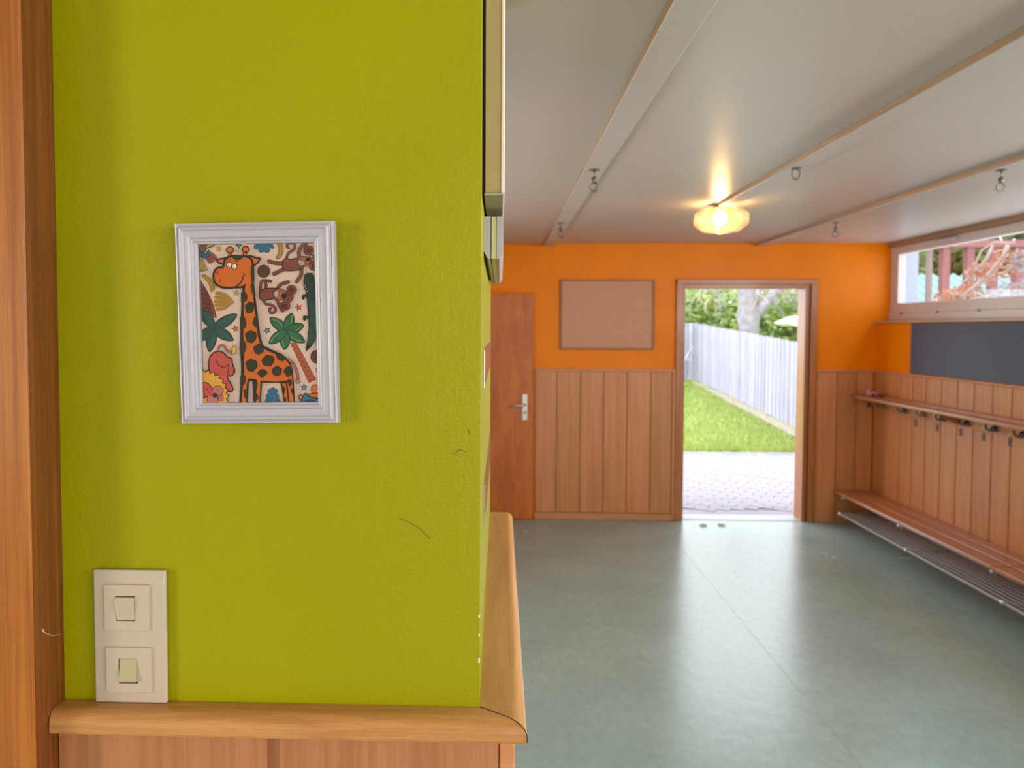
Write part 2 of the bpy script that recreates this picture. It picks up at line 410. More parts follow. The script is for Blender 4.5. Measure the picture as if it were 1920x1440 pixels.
bm = bmesh.new()
add_tube(bm, [(-.5117, .8325, 1.3105), (-.5117, .838, 1.3045), (-.5117, .850, 1.297), (-.5117, .872, 1.290)], .0004, 4)
add_tube(bm, [(-.5117, .8320, 1.3115), (-.5117, .8345, 1.3075), (-.5117, .837, 1.3055)], .0009, 4)
obj('scratch', bm, flat('pale_scratch', 'd8b898', .7), post)['label'] = 'thin pale scratch on the side of the post'
# ------------------------------------------------------------------ beams
def beam(name, x0, x1, y1):
    bm = bmesh.new(); add_box(bm, x0, x1, -2.99, y1, 2.355, CZ + .001, .002)
    o = struct(name, bm, BEAM, None, 'beam')
    s = obj('side_strip', box(x0 - .002, x0 + .001, -2.98, y1 - .01, 2.3575, CZ - .001), BEAMS, o); s['label'] = 'tan flank of the beam'
    return o
beam('trim_3', .372, .466, D)['label'] = 'flat ceiling beam nearest the green pier'
beam('trim_4', 1.255, 1.345, 4.60)['label'] = 'flat ceiling beam ending at the lamp'
beam('trim_5', 2.168, 2.255, D)['label'] = 'flat ceiling beam nearest the high window'

# ------------------------------------------------------------------ far wall panelling, boards, rails
Yp = D - .014
js = [.305, .4906, .6925, .8939, 1.0948, 1.2975, 1.480]
for a, b in zip(js, js[1:]):
    obj('board', box(a + .004, b - .004, Yp, D + .001, .06, 1.285, .003), BEECH, wall_far)
for (a, b) in ((2.705, 2.869), (2.869, 3.031), (3.031, 3.172)):
    obj('board', box(a + .004, b - .004, Yp, D + .001, .0, 1.288, .003), BEECH, wall_far)
obj('groove_backing', box(.30, 1.5, D - .003, D + .001, .05, 1.286), CASING, wall_far)
obj('groove_backing', box(2.70, 3.176, D - .003, D + .001, 0, 1.288), CASING, wall_far)
obj('end_strip', box(1.480, 1.503, D - .024, D, .0, 1.288, .003), STRIP, wall_far)
obj('end_strip', box(2.695, 2.708, D - .02, D, .0, 1.288, .003), STRIP, wall_far)
o = struct('baseboard_far', box(.30, 1.480, D - .022, D, 0, .055, .004), STRIP, 'pale skirting under the far wall panelling')
o = struct('trim_6', box(.30, 1.505, D - .026, D, 1.285, 1.305, .004), STRIP, 'cap rail on the far wall panelling left of the doorway')
o = struct('trim_7', box(2.68, XR, D - .026, D, 1.288, 1.306, .004), STRIP, 'cap rail on the far wall panelling right of the doorway')
# right wall panelling
yj = [D - .015, 6.4335, 6.2143, 6.0251, 5.84, 5.6394, 5.4459, 5.2599, 5.0647, 4.8788]
while yj[-1] > -2.9: yj.append(yj[-1] - .194)
for b, a in zip(yj, yj[1:]):
    obj('board', box(XR, XR + .014, a + .005, b - .005, .0, 1.292, .003), BEECH, wall_right)
obj('groove_backing', box(XR + .008, XR + .0125, -2.99, D - .01, 0, 1.29), CASING, wall_right)
struct('trim_8', box(XR - .012, XR + .015, -2.98, D, 1.292, 1.308, .004), STRIP, 'cap rail along the right wall panelling')
struct('trim_9', box(XR - .016, XW + .0, -2.98, D - .001, 1.702, 1.722, .004), SILL, 'wooden window sill ledge along the right wall')

# ------------------------------------------------------------------ high window on the right
win = bpy.data.objects.new('window_1', None); col.objects.link(win); win['kind'] = 'structure'
win['label'] = 'long high strip window on the right wall'; win['category'] = 'window'; win.location = (XW, 3.3, 1.72)
gy1, gz0, gz1 = 6.53, 1.866, 2.272
obj('bottom_rail', box(XW - .012, XW + .03, -.0, D, 1.785, gz0, .004), UPVC, win)
obj('frame_sill', box(XW - .022, XW + .06, -.0, D, 1.722, 1.787, .005), UPVC, win)
obj('top_rail', box(XW - .012, XW + .05, -.0, D, gz1, 2.338, .004), UPVC, win)
obj('end_stile', box(XW - .011, XW + .05, gy1, D, gz0, gz1, .004), UPVC, win)
obj('near_stile', box(XW - .011, XW + .05, 0, .1, gz0, gz1, .004), UPVC, win)
obj('middle_stile', box(XW - .011, XW + .05, 3.22, 3.34, gz0, gz1, .004), UPVC, win)
obj('head_trim', box(XW - .035, XW + .05, -.0, D, 2.338, CZ, .003), TRIMW, win)
obj('outer_reveal', box(XW + .055, 3.50, 6.60, 6.80, 1.80, 2.30), UPVCO, win)
obj('outer_sill', box(XW + .05, XW + .10, 0, gy1, 1.79, 1.82), UPVCO, win)
for (a, b) in ((3.34, gy1), (.1, 3.22)):
    obj('pane', box(XW + .018, XW + .024, a - .01, b + .01, gz0 - .01, gz1 + .01), PANE, win)
bm = bmesh.new()
add_tube(bm, [(XW - .02, 5.92, 2.308), (XW - .035, 5.90, 2.314), (XW - .04, 5.82, 2.316), (XW - .04, 5.72, 2.312), (XW - .03, 5.68, 2.31)], [.009, .011, .012, .011, .008], 10)
obj('handle', bm, WHITE, win)['label'] = 'white oval window catch'
for y in (6.44, 5.92, 5.415, 4.9, 4.4):
    bm = bmesh.new(); add_lathe(bm, [(.009, 0), (.009, -.005), (.006, -.008)], (XW - .022, y, 1.783), 10, 'x')
    add_box(bm, XW - .027, XW - .021, y - .028, y + .028, 1.781, 1.785, .001)
    obj('drain_cap', bm, STEEL, win)
struct('wall_right_head', box(XW + .05, 3.42, -3.1, D, 2.31, CZ, 0), ORANGE, 'wall above the high window')

# ------------------------------------------------------------------ doors
d1 = bpy.data.objects.new('door_1', None); col.objects.link(d1); d1['kind'] = 'structure'; d1.location = (-.1, 6.6, 0)
d1['label'] = 'plain reddish wooden door beside the far wall panelling'; d1['category'] = 'door'
obj('door_leaf', box(-.55, .288, D - .05, D - .008, .004, 1.952, .003), DOORW, d1)
bm = bmesh.new()
for z in (.35, .66, .9, 1.02, 1.3, 1.42, 1.6, 1.72, 1.85):
    add_box(bm, .278, .2885, D - .0512, D - .048, z, z + .012, .002)
obj('edge_nick', bm, CASING, d1, kind='stuff')
hp = obj('handle_plate', box(.194, .240, D - .058, D - .049, .862, 1.088, .004, 2), CHROME, d1); hp['label'] = 'long aluminium handle plate'
bm = bmesh.new()
add_tube(bm, [(.217, D - .055, .998), (.217, D - .1, .998), (.205, D - .108, .998), (.15, D - .108, .993), (.105, D - .105, .990)], [.011, .010, .010, .009, .008], 10)
obj('lever', bm, CHROME, hp)
bm = bmesh.new(); add_lathe(bm, [(.011, 0), (.011, -.004), (.008, -.006)], (.217, D - .058, .93), 12, 'y')
obj('keyhole_rose', bm, STEEL, hp)
d2 = bpy.data.objects.new('door_2', None); col.objects.link(d2); d2['kind'] = 'structure'; d2.location = (2.09, 6.65, 0)
d2['label'] = 'open garden doorway with a brown wooden frame'; d2['category'] = 'door'
yf = D - .03
obj('casing', box(1.503, 1.556, yf, D + .02, 0, 2.070, .004), CASING, d2)
obj('casing', box(2.632, 2.688, yf, D + .02, 0, 2.070, .004), CASING, d2)
obj('casing_head', box(1.503, 2.688, yf - .002, D + .02, 2.030, 2.074, .004), CASINGX, d2)
obj('jamb', box(1.552, 1.582, D - .012, D + .16, 0, 2.034, .003), CASING, d2)
obj('jamb', box(2.590, 2.634, D - .012, D + .16, 0, 2.034, .003), CASING, d2)
obj('jamb_head', box(1.58, 2.592, D - .010, D + .16, 1.998, 2.034, .003), CASINGX, d2)
obj('rebate_strip', box(2.624, 2.633, D - .022, D - .008, 0, 2.03, .001), flat('dark_rebate', '3a1e0e', .6), d2)
obj('threshold', box(1.55, 2.64, D, D + .2, -.02, .004, .002), flat('threshold_grey', 'a8acb4', .5), d2)

exec_parts = []

# ------------------------------------------------------------------ ceiling lamp
lamp = thing('ceiling_lamp', 'lit faceted pressed-glass ceiling lamp at the end of the middle beam', 'lamp', (1.285, 4.56, 2.355))
def pressed():
    m, N, L, b = newmat('pressed_lamp_glass'); N.remove(b); out = N['Material Output']
    tc = N.new('ShaderNodeTexCoord')
    t = N.new('ShaderNodeBsdfTransparent'); t.inputs[0].default_value = (1, .93, .80, 1)
    g = N.new('ShaderNodeBsdfGlossy'); g.inputs['Roughness'].default_value = .12
    tr = N.new('ShaderNodeBsdfTranslucent'); tr.inputs[0].default_value = (.8, .58, .34, 1)
    df = N.new('ShaderNodeBsdfDiffuse'); df.inputs[0].default_value = (.9, .82, .7, 1)
    wv = N.new('ShaderNodeTexWave'); wv.inputs['Scale'].default_value = 26; wv.bands_direction = 'DIAGONAL'
    L.new(tc.outputs['Object'], wv.inputs['Vector'])
    bp = N.new('ShaderNodeBump'); bp.inputs['Strength'].default_value = .8; bp.inputs['Distance'].default_value = .004
    L.new(wv.outputs['Fac'], bp.inputs['Height']); L.new(bp.outputs[0], g.inputs['Normal']); L.new(bp.outputs[0], tr.inputs['Normal'])
    a = N.new('ShaderNodeMixShader'); a.inputs[0].default_value = .22; L.new(t.outputs[0], a.inputs[1]); L.new(tr.outputs[0], a.inputs[2])
    c = N.new('ShaderNodeMixShader'); c.inputs[0].default_value = .10; L.new(a.outputs[0], c.inputs[1]); L.new(df.outputs[0], c.inputs[2])
    f = N.new('ShaderNodeFresnel'); d = N.new('ShaderNodeMixShader'); L.new(f.outputs[0], d.inputs[0])
    L.new(c.outputs[0], d.inputs[1]); L.new(g.outputs[0], d.inputs[2]); L.new(d.outputs[0], out.inputs[0])
    return m
bm = bmesh.new(); n = 14
prof = [(.118, -.012), (.150, -.034), (.1555, -.042), (.1555, -.092), (.150, -.100), (.112, -.128), (.104, -.136), (.04, -.144), (.012, -.152), (.001, -.153)]
rings = []
for (r, h) in prof:
    ring = []
    for k in range(n * 2):
        a = math.pi * k / n; rr = r * (1 if k % 2 == 0 else .955)
        ring.append(bm.verts.new((1.285 + rr * math.cos(a), 4.56 + rr * math.sin(a), 2.355 + h)))
    rings.append(ring)
for a, b in zip(rings, rings[1:]):
    for k in range(2 * n): bm.faces.new((a[k], a[(k + 1) % (2 * n)], b[(k + 1) % (2 * n)], b[k]))
obj('lamp_shade', bm, pressed(), lamp)['label'] = 'faceted clear and frosted glass shade'
bm = bmesh.new(); add_lathe(bm, [(.06, 0), (.065, -.006), (.060, -.012), (.02, -.014)], (1.285, 4.56, 2.355), 32)
obj('ceiling_plate', bm, BRASS, lamp)
bm = bmesh.new(); add_lathe(bm, [(.004, -.03), (.02, -.034), (.033, -.052), (.036, -.07), (.028, -.09), (.012, -.1), (.002, -.103)], (1.270, 4.53, 2.355), 20)
obj('bulb', bm, emis('warm_bulb', (1, .62, .26), 150), lamp)
bm = bmesh.new(); add_lathe(bm, [(.016, -.01), (.018, -.02), (.014, -.036)], (1.270, 4.53, 2.355), 16)
obj('bulb_socket', bm, WHITE, lamp)


# ------------------------------------------------------------------ swing hooks on the beams
def ring_pts(c, r, n=20, plane='x', sq=1.0):
    return [Vector(c) + Vector((r * math.cos(2 * math.pi * k / n), 0, r * sq * math.sin(2 * math.pi * k / n))) for k in range(n)]
def ceiling_hook(loc, label, long=True):
    x, y, z = loc
    t = thing('ceiling_hook', label, 'hook', loc, 'steel ring hooks screwed under the ceiling beams')
    bm = bmesh.new(); add_lathe(bm, [(.022, 0), (.022, -.003), (.012, -.005)], loc, 18); obj('base_plate', bm, STEEL, t)
    if long:
        bm = bmesh.new(); add_tube(bm, [(x, y, z - .003), (x, y, z - .034)], .0035, 8); obj('stem', bm, STEEL, t)
        bm = bmesh.new(); add_lathe(bm, [(.002, -.03), (.010, -.034), (.012, -.046), (.010, -.054), (.003, -.06)], loc, 14); obj('swivel', bm, STEEL, t)
        bm = bmesh.new(); add_tube(bm, ring_pts((x, y, z - .077), .0185), .0035, 8, closed=True); obj('ring', bm, STEEL, t)
    else:
        bm = bmesh.new(); add_tube(bm, ring_pts((x, y, z - .027), .0175, sq=1.3), .0042, 8, closed=True); obj('ring', bm, STEEL, t)
    return t
h0 = ceiling_hook((.4155, 3.46, 2.355), 'steel swivel ring hook halfway along the beam nearest the green pier')
dup(h0, (.402, 5.18, 2.355), 'small-looking steel ring hook at the far end of the beam nearest the green pier')
dup(h0, (2.209, 3.51, 2.355), 'steel swivel ring hook on the beam nearest the high window, close to the right edge')
dup(h0, (2.211, 5.19, 2.355), 'small steel ring hook at the far end of the beam nearest the high window')
ceiling_hook((1.293, 3.445, 2.355), 'short steel ring hook without a stem on the middle beam, in front of the lamp', False)

# ------------------------------------------------------------------ corkboard, chalkboard
cb = thing('corkboard', 'brown corkboard in a thin wooden frame on the orange far wall', 'board', (.918, D, 1.77))
x0, x1, z0, z1 = .516, 1.318, 1.471, 2.071
obj('cork_panel', box(x0 + .008, x1 - .008, D - .014, D - .002, z0 + .008, z1 - .008), CORK, cb)
for q in ((x0, x0 + .016, z0, z1), (x1 - .016, x1, z0, z1)): obj('frame_stile', box(q[0], q[1], D - .024, D, q[2], q[3], .003), CORKF, cb)
for q in ((x0 + .016, x1 - .016, z0, z0 + .016), (x0 + .016, x1 - .016, z1 - .016, z1)): obj('frame_rail', box(q[0], q[1], D - .023, D, q[2], q[3], .003), CORKF, cb)
ch = thing('chalkboard', 'long dark slate-grey board under the window sill on the right wall', 'board', (XR, 4, 1.5))
obj('board_surface', box(XR + .0015, XR + .0118, -.5, 6.068, 1.312, 1.700, .002), SLATE, ch)
obj('edge_strip', box(XR - .001, XR + .0118, 6.068, 6.076, 1.312, 1.700, .001), CORKF, ch)

# ------------------------------------------------------------------ bench, shelf, rack
bench = thing('bench', 'long low varnished slatted bench along the right wall', 'bench', (3.0, 3.5, 0))
slx = [(2.850, 2.952), (2.966, 3.062), (3.076, 3.170)]
for i, (a, b) in enumerate(slx):
    for (y0, y1) in ((-.5, 1.6), (1.605, 4.512), (4.517, 6.635)):
        bm = bmesh.new(); add_box(bm, a, b, y0, y1, .256, .282, .007, 3)
        obj('slat', bm, BENCH, bench)
for y in (.4, 1.6, 3.1, 4.515, 5.56, 6.45):
    bm = bmesh.new(); add_box(bm, 2.875, 3.17, y - .015, y + .015, .226, .2565, .002); add_box(bm, 3.14, 3.174, y - .015, y + .015, .10, .23, .002)
    obj('bracket', bm, RACKM, bench)
    bm = bmesh.new(); add_lathe(bm, [(.011, 0), (.011, -.012), (.006, -.016)], (2.862, y, .248), 12, 'x')
    obj('bolt_cap', bm, CHROME, bench)
shelf = thing('coat_shelf', 'long narrow varnished shelf above the coat hooks on the right wall', 'shelf', (3.06, 3.5, 1.1))
for (a, b, z) in ((2.965, 3.070, 1.100), (3.078, 3.172, 1.106)):
    obj('shelf_plank', box(a, b, -.5, 6.60, z - .024, z, .006, 3), BENCH, shelf)
obj('hook_rail', box(3.1545, 3.175, -.5, 6.60, .985, 1.06, .004), BEECH, shelf)
for y in (.4, 2.2, 4.0, 5.4, 6.5):
    bm = bmesh.new(); extrude_poly(bm, [(2.99, 1.076), (3.174, 1.076), (3.174, .99), (3.16, .99)], 'y', y - .011, y + .011)
    obj('bracket', bm, BENCH, shelf)
rack = thing('shoe_rack', 'grey steel tube shoe rack under the bench', 'rack', (3.0, 3.5, 0))
xs = [2.800] + [2.848 + k * .0395 for k in range(8)]
for i, x in enumerate(xs):
    bm = bmesh.new(); add_tube(bm, [(x, -.5, .135), (x, 6.40, .135)], .0115 if i == 0 else .0062, 8)
    obj('tube' if i else 'front_tube', bm, RACKM, rack)
for y in (.6, 2.3, 4.325, 5.335, 6.37):
    bm = bmesh.new(); add_tube(bm, [(2.80, y, .128), (3.172, y, .128)], .009, 8); obj('cross_bar', bm, RACKM, rack)
    bm = bmesh.new(); add_lathe(bm, [(.010, -.016), (.016, -.012), (.016, .012), (.010, .016)], (2.800, y, .135), 12, 'y'); obj('clamp', bm, CHROME, rack)
# coat hooks
def coat_hook(loc, label, mat, first=None):
    x, y, z = loc
    t = thing('coat_hook', label, 'hook', loc, 'double coat hooks under the shelf')
    bm = bmesh.new(); add_box(bm, x + .028, x + .036, y - .012, y + .012, z - .012, z + .05, .003); obj('back_plate', bm, mat, t)
    bm = bmesh.new(); add_tube(bm, [(x + .03, y, z + .03), (x + .012, y, z + .018), (x + .0, y, z + .002)], [.008, .0075, .0075], 8)
    add_tube(bm, [(x + .0, y - .048, z + .028), (x - .003, y - .044, z + .010), (x - .002, y - .025, z - .002), (x, y, z - .003),
                  (x - .002, y + .025, z - .002), (x - .003, y + .044, z + .010), (x, y + .048, z + .028)], [.0065, .006, .007, .008, .007, .006, .0065], 8)
    obj('prongs', bm, mat, t)
    return t
hy = [4.715, 4.985, 5.27, 5.552, 5.81, 6.075, 6.40]
hl = ['black iron double coat hook nearest the right edge of the photo', 'black double coat hook second from the right edge',
      'black double coat hook third from the right edge', 'black double coat hook fourth from the right edge', 'dull brass-coloured double coat hook between a black and a grey hook',
      'greyish steel double coat hook second from the far corner', 'brownish brass double coat hook nearest the far corner under the pink toy']
hm = [flat('dark_red_iron', '2c1214', .4), flat('dark_green_iron', '14201a', .4), IRON, IRON, BRASS, STEEL, BRASS]
for y, l, m_ in zip(hy, hl, hm): coat_hook((3.118, y, 1.012), l, m_)
NM = flat('name_sticker', '7c4c38', .6)
for y, z, l in [(5.97, .938, 'farthest'), (5.68, .938, 'second farthest'), (5.395, .945, 'third farthest'), (5.143, .948, 'fourth farthest'), (4.883, .951, 'nearest')]:
    bm = box(XR - .0015, XR + .001, y - .019, y + .019, z - .028, z + .028, .0005)
    add_box(bm, XR - .0022, XR + .001, y - .011, y + .011, z - .004, z + .016, .0003, mi=1)
    add_box(bm, XR - .0022, XR + .001, y - .013, y + .013, z - .020, z - .012, .0003, mi=1)
    t = obj('name_sticker', bm, [NM, flat('sticker_print', '5c3a2e', .6)])
    me = t.data; t.location = (XR, y, z); me.transform(Matrix.Translation((-XR, -y, -z)))
    tag(t, 'small faded brown sticker on the boards below the coat hooks, ' + l + ' of the five', 'sticker', 'stickers under the coat hooks')

# pink toy on the shelf end
toy = thing('toy', 'small pink and dark red soft toy at the far end of the coat shelf', 'toy', (3.04, 6.34, 1.103))
PINK = flat('pink_plush', 'b87880', .8); DRED = flat('dark_red_plush', '5c2420', .8)
bm = bmesh.new()
add_tube(bm, [(2.985, 6.37, 1.112), (3.01, 6.36, 1.135), (3.03, 6.35, 1.128), (3.055, 6.34, 1.125), (3.08, 6.33, 1.118)], [.008, .016, .020, .018, .010], 10)
obj('body', bm, PINK, toy)
bm = bmesh.new(); add_lathe(bm, [(.002, -.02), (.014, -.014), (.018, 0), (.014, .014), (.002, .02)], (3.005, 6.36, 1.150), 12); obj('head', bm, PINK, toy)
for s in (-1, 1):
    bm = bmesh.new(); add_tube(bm, [(3.04 + s * .012, 6.34, 1.125), (3.05 + s * .03, 6.31, 1.113), (3.05 + s * .045, 6.29, 1.108)], [.011, .009, .006], 8); obj('leg', bm, DRED, toy)
    bm = bmesh.new(); add_tube(bm, [(3.005 + s * .01, 6.36, 1.162), (3.005 + s * .02, 6.36, 1.178)], [.006, .004], 8); obj('ear', bm, PINK, toy)
t = thing('tag', 'small dark red tag hanging under the far tip of the coat shelf', 'tag', (2.985, 6.32, 1.07))
obj('fabric', box(2.968, 3.002, 6.31, 6.318, 1.022, 1.062, .003), DRED, t)
bm = bmesh.new(); add_tube(bm, [(2.985, 6.314, 1.060), (2.985, 6.314, 1.078)], .002, 6); obj('loop', bm, DRED, t)
bm = bmesh.new(); add_lathe(bm, [(.007, 0), (.009, -.006), (.004, -.010)], (3.263, D, 2.131), 12, 'y')
tag(obj('wall_plug', bm, flat('pinkish_plug', 'd89070', .5)), 'tiny pinkish plug high on the orange wall left of the window', 'plug')

# dry leaves on the threshold
def leaf(loc, ang, label):
    x, y, z = loc; bm = bmesh.new(); pts = [(-.04, 0), (-.02, .016), (.01, .02), (.035, .008), (.045, 0), (.03, -.01), (.005, -.019), (-.025, -.014)]
    vs = [bm.verts.new((x + p[0] * math.cos(ang) - p[1] * math.sin(ang), y + p[0] * math.sin(ang) + p[1] * math.cos(ang), .004 + .012 * abs(p[1]) / .02)) for p in pts]
    c = bm.verts.new((x, y, .004))
    for a in range(8): bm.faces.new((c, vs[a], vs[(a + 1) % 8]))
    r = bmesh.ops.extrude_face_region(bm, geom=bm.faces[:])
    for v in [g for g in r['geom'] if isinstance(g, bmesh.types.BMVert)]: v.co.z -= .0015
    o = obj('dry_leaf', bm, flat('dry_leaf_tan', 'c0a878', .7)); tag(o, label, 'leaf')
leaf((1.71, 6.46, 0), .4, 'small dry tan leaf on the floor just inside the doorway, left one')
leaf((1.87, 6.48, 0), 2.2, 'small dry tan leaf on the floor just inside the doorway, right one')

# ------------------------------------------------------------------ things on the side face of the pier
cab = thing('wall_cabinet', 'tall slim cream cabinet high on the side of the green pier', 'cabinet', (-.02, 1.1, 1.81))
obj('body', box(-.0185, .0005, .935, 1.284, 1.8135, 2.372, .0008), CREAMBOX, cab)
obj('edge_profile', box(.0005, .0050, .9335, 1.286, 1.8130, 2.374, .0015, 2), CREAMEDGE, cab)
obj('back_plate', box(-.0219, -.0185, .938, 1.28, 1.815, 2.37), DARKGAP, cab)
obj('underside', box(-.0195, .0035, .934, 1.285, 1.8105, 1.8135, .0005), GREYUNDER, cab)
fx = thing('wall_light', 'white chamfered strip fitting on the pier side under the cream cabinet', 'light', (-.02, 1.3, 1.743))
def chamf(x0, x1, y0, y1, z0, z1, c, left=True, right=True):
    bm = bmesh.new()
    pts = [(x0, z1), (x1, z1)] + ([(x1, z0 + c), (x1 - c * .55, z0)] if right else [(x1, z0)]) + ([(x0 + c * .55, z0), (x0, z0 + c)] if left else [(x0, z0)])
    extrude_poly(bm, pts, 'y', y0, y1); return bm
obj('left_cover', chamf(-.0218, -.0128, 1.037, 1.63, 1.7435, 1.800, .010, True, False), WHITE, fx)
obj('gap_strip', box(-.0128, -.0118, 1.042, 1.629, 1.744, 1.799), DARKGAP, fx)
obj('diffuser', box(-.0118, -.0045, 1.039, 1.63, 1.7440, 1.800, .0004), flat('cream_diffuser', 'c9c08a', .35), fx)
obj('right_cover', chamf(-.0045, .0045, 1.037, 1.63, 1.7435, 1.800, .010, False, True), WHITE, fx)
pp = thing('wall_plate', 'short glossy copper-brown plate on the pier side, upper one', 'plate', (-.022, 1.3, 1.6))
obj('panel', box(-.0218, -.0204, 1.026, 1.67, 1.5700, 1.6215, .0004), BROWNPL, pp)
obj('edge', box(-.0219, -.0198, 1.022, 1.026, 1.5695, 1.622, .0006), CHROME, pp)['label'] = 'pale metal edge'
pp = thing('wall_plate', 'long narrow copper-brown plate low on the pier side above the ledge', 'plate', (-.022, 1.4, 1.4))
bm = bmesh.new(); extrude_poly(bm, [(1.09, 1.3715), (1.80, 1.3515), (1.80, 1.408), (1.09, 1.4268)], 'x', -.0218, -.0205)
obj('panel', bm, BROWNPL, pp)
obj('edge', box(-.0219, -.0199, 1.0855, 1.09, 1.3712, 1.4272, .0006), CHROME, pp)['label'] = 'thin dark metal edge'

# ------------------------------------------------------------------ double light switch
sw = thing('light_switch', 'white double rocker light switch plate on the green wall above the ledge', 'switch', (-.4285, .874, 1.29))
X0, X1, Z0, Z1 = -.4710, -.3860, 1.2125, 1.3690
def ring_plate(bm, xo0, xo1, zo0, zo1, xi0, xi1, zi0, zi1, yf, yb, bev=.0006):
    o = [(xo0, zo0), (xo1, zo0), (xo1, zo1), (xo0, zo1)]; i = [(xi0, zi0), (xi1, zi0), (xi1, zi1), (xi0, zi1)]
    s = lambda p, c, d: (p[0] + (c[0] - p[0]) / abs(c[0] - p[0]) * d, p[1] + (c[1] - p[1]) / abs(c[1] - p[1]) * d)
    c = ((xo0 + xo1) / 2, (zo0 + zo1) / 2)
    of = [bm.verts.new((*[s(p, c, bev)[0]], yf, s(p, c, bev)[1])) for p in o]
    om = [bm.verts.new((p[0], yf + bev, p[1])) for p in o]; ob = [bm.verts.new((p[0], yb, p[1])) for p in o]
    fi = [bm.verts.new((p[0], yf, p[1])) for p in i]; bi = [bm.verts.new((p[0], yb, p[1])) for p in i]
    for k in range(4):
        j = (k + 1) % 4
        bm.faces.new((of[k], of[j], fi[j], fi[k])); bm.faces.new((of[k], om[k], om[j], of[j])); bm.faces.new((om[k], ob[k], ob[j], om[j]))
        bm.faces.new((fi[k], fi[j], bi[j], bi[k])); bm.faces.new((ob[k], bi[k], bi[j], ob[j]))
SWY = .874
mods = [(-.4575, -.4052, 1.2995, 1.3525, -.4440, -.4207, 1.3105, 1.3395), (-.4560, -.4035, 1.2255, 1.2785, -.4417, -.4188, 1.2365, 1.2660)]
mods = [(-.4573, -.4047, 1.2993, 1.3525, -.4437, -.4206, 1.3103, 1.3398), (-.4563, -.4030, 1.2262, 1.2788, -.4412, -.4186, 1.2367, 1.2662)]
bm = box(X0, X1, SWY - .0085, SWY - .0025, Z0, Z1, .0016, 2)
obj('cover_plate', bm, PLASTIC, sw)
obj('back_box', box(X0 + .002, X1 - .002, SWY - .0026, SWY, Z0 + .002, Z1 - .002), DARKGAP, sw)
for i, (a, b, c, d, e, f_, g, h) in enumerate(mods):
    bm = bmesh.new(); ring_plate(bm, a, b, c, d, e, f_, g, h, SWY - .0114, SWY - .0084, .0006)
    m_ = obj('switch_module', bm, PLASTIC, sw)
    obj('well', box(e, f_, SWY - .0087, SWY - .0083, g, h), DARKGAP, m_)
    bm = bmesh.new(); y = SWY
    if i == 0:   # pressed at the bottom: top edge stands proud
        pts = [(y - .0086, h - .0012), (y - .0130, h - .0014), (y - .0158, h - .0050), (y - .0105, g + .0010), (y - .0086, g + .0010)]
        xa, xb = e + .0010, f_ - .0008
    else:
        pts = [(y - .0086, h - .0004), (y - .0108, h - .0006), (y - .0160, g + .0044), (y - .0148, g + .0030), (y - .0086, g + .0028)]
        xa, xb = e + .0018, f_ - .0003
    extrude_poly(bm, pts, 'x', xa, xb)
    r_ = obj('rocker', bm, PLASTIC2 if i else PLASTIC, m_)
# ------------------------------------------------------------------ framed giraffe print
pf = thing('picture_frame', 'small white moulded frame with a colourful giraffe print on the green wall', 'picture', (-.2728, .8735, 1.6553))
W, H = .1795, .2268
sec2 = [(0, 0), (0, .0125), (.0008, .0150), (.0024, .0155), (.0034, .0145), (.0042, .0150), (.0052, .0182), (.0066, .0190), (.0080, .0184), (.0088, .0170),
        (.0104, .0160), (.0140, .0152), (.0160, .0156), (.0170, .0148), (.0176, .0132), (.0196, .0124), (.0206, .0122), (.0212, .0104), (.0228, .0098), (.0236, .0086), (.0238, .0050), (.0238, 0)]
def rail(side):
    bm = bmesh.new(); hw, hh = W / 2, H / 2; R = []
    for e in (-1, 1):
        ring = []
        for (d, h) in sec2:
            if side == 't': p = (e * (hw - d), hh - d)
            if side == 'b': p = (e * (hw - d), -hh + d)
            if side == 'l': p = (-hw + d, e * (hh - d))
            if side == 'r': p = (hw - d, e * (hh - d))
            ring.append(bm.verts.new((p[0], -h, p[1])))
        R.append(ring)
    n = len(sec2)
    for k in range(n - 1): f = bm.faces.new((R[0][k], R[0][k + 1], R[1][k + 1], R[1][k]))
    bm.faces.new((R[0][-1], R[0][0], R[1][0], R[1][-1]))
    return obj('frame_rail', bm, WHITE, pf, local=True)
for s in 'tblr': rail(s)
iw, ih = W / 2 - .0225, H / 2 - .0225

PAL = {}
def pcol(h):
    if h not in PAL:
        c = lin(h); k = .88
        PAL[h] = (len(PAL), flat('print_ink_' + h, tuple(min(.9, x * (1.32 if h == PAPER else k)) for x in c[:3]), .45, spec=.3))
    return PAL[h][0]
bmA = bmesh.new(); LAY = [0]
ORG = {'A': (375, 450, 9), 'B': (490, 450, 9), 'C': (375, 600, 9), 'D': (490, 600, 9), 'Z': (320, 400, 3.4294)}
def uv(fr, p):
    ox, oy, s = ORG[fr]; x = ox + p[0] / s; y = oy + p[1] / s
    t = (y - 455.5) / 301.5; xl = 379.4 + 10.2 * t; xr = 597 + 6 * t
    u = (x - xl) / (xr - xl); v = 1 - t
    u = min(1.01, max(-.01, u)); v = min(1.01, max(-.01, v))
    return ((u - .5) * .1328, (v - .5) * .1822)
def face(P, color, z):
    mi = pcol(color)
    P2 = []
    for p in P:
        if not P2 or (abs(p[0] - P2[-1][0]) + abs(p[1] - P2[-1][1])) > 2e-5: P2.append(p)
    if len(P2) < 3: return
    vs = [bmA.verts.new((p[0], -.0042 - z * 1.2e-5, p[1])) for p in P2]
    for t in tessellate_polygon([[Vector((p[0], p[1], 0)) for p in P2]]):
        try: f = bmA.faces.new([vs[i] for i in t]); f.material_index = mi
        except ValueError: pass
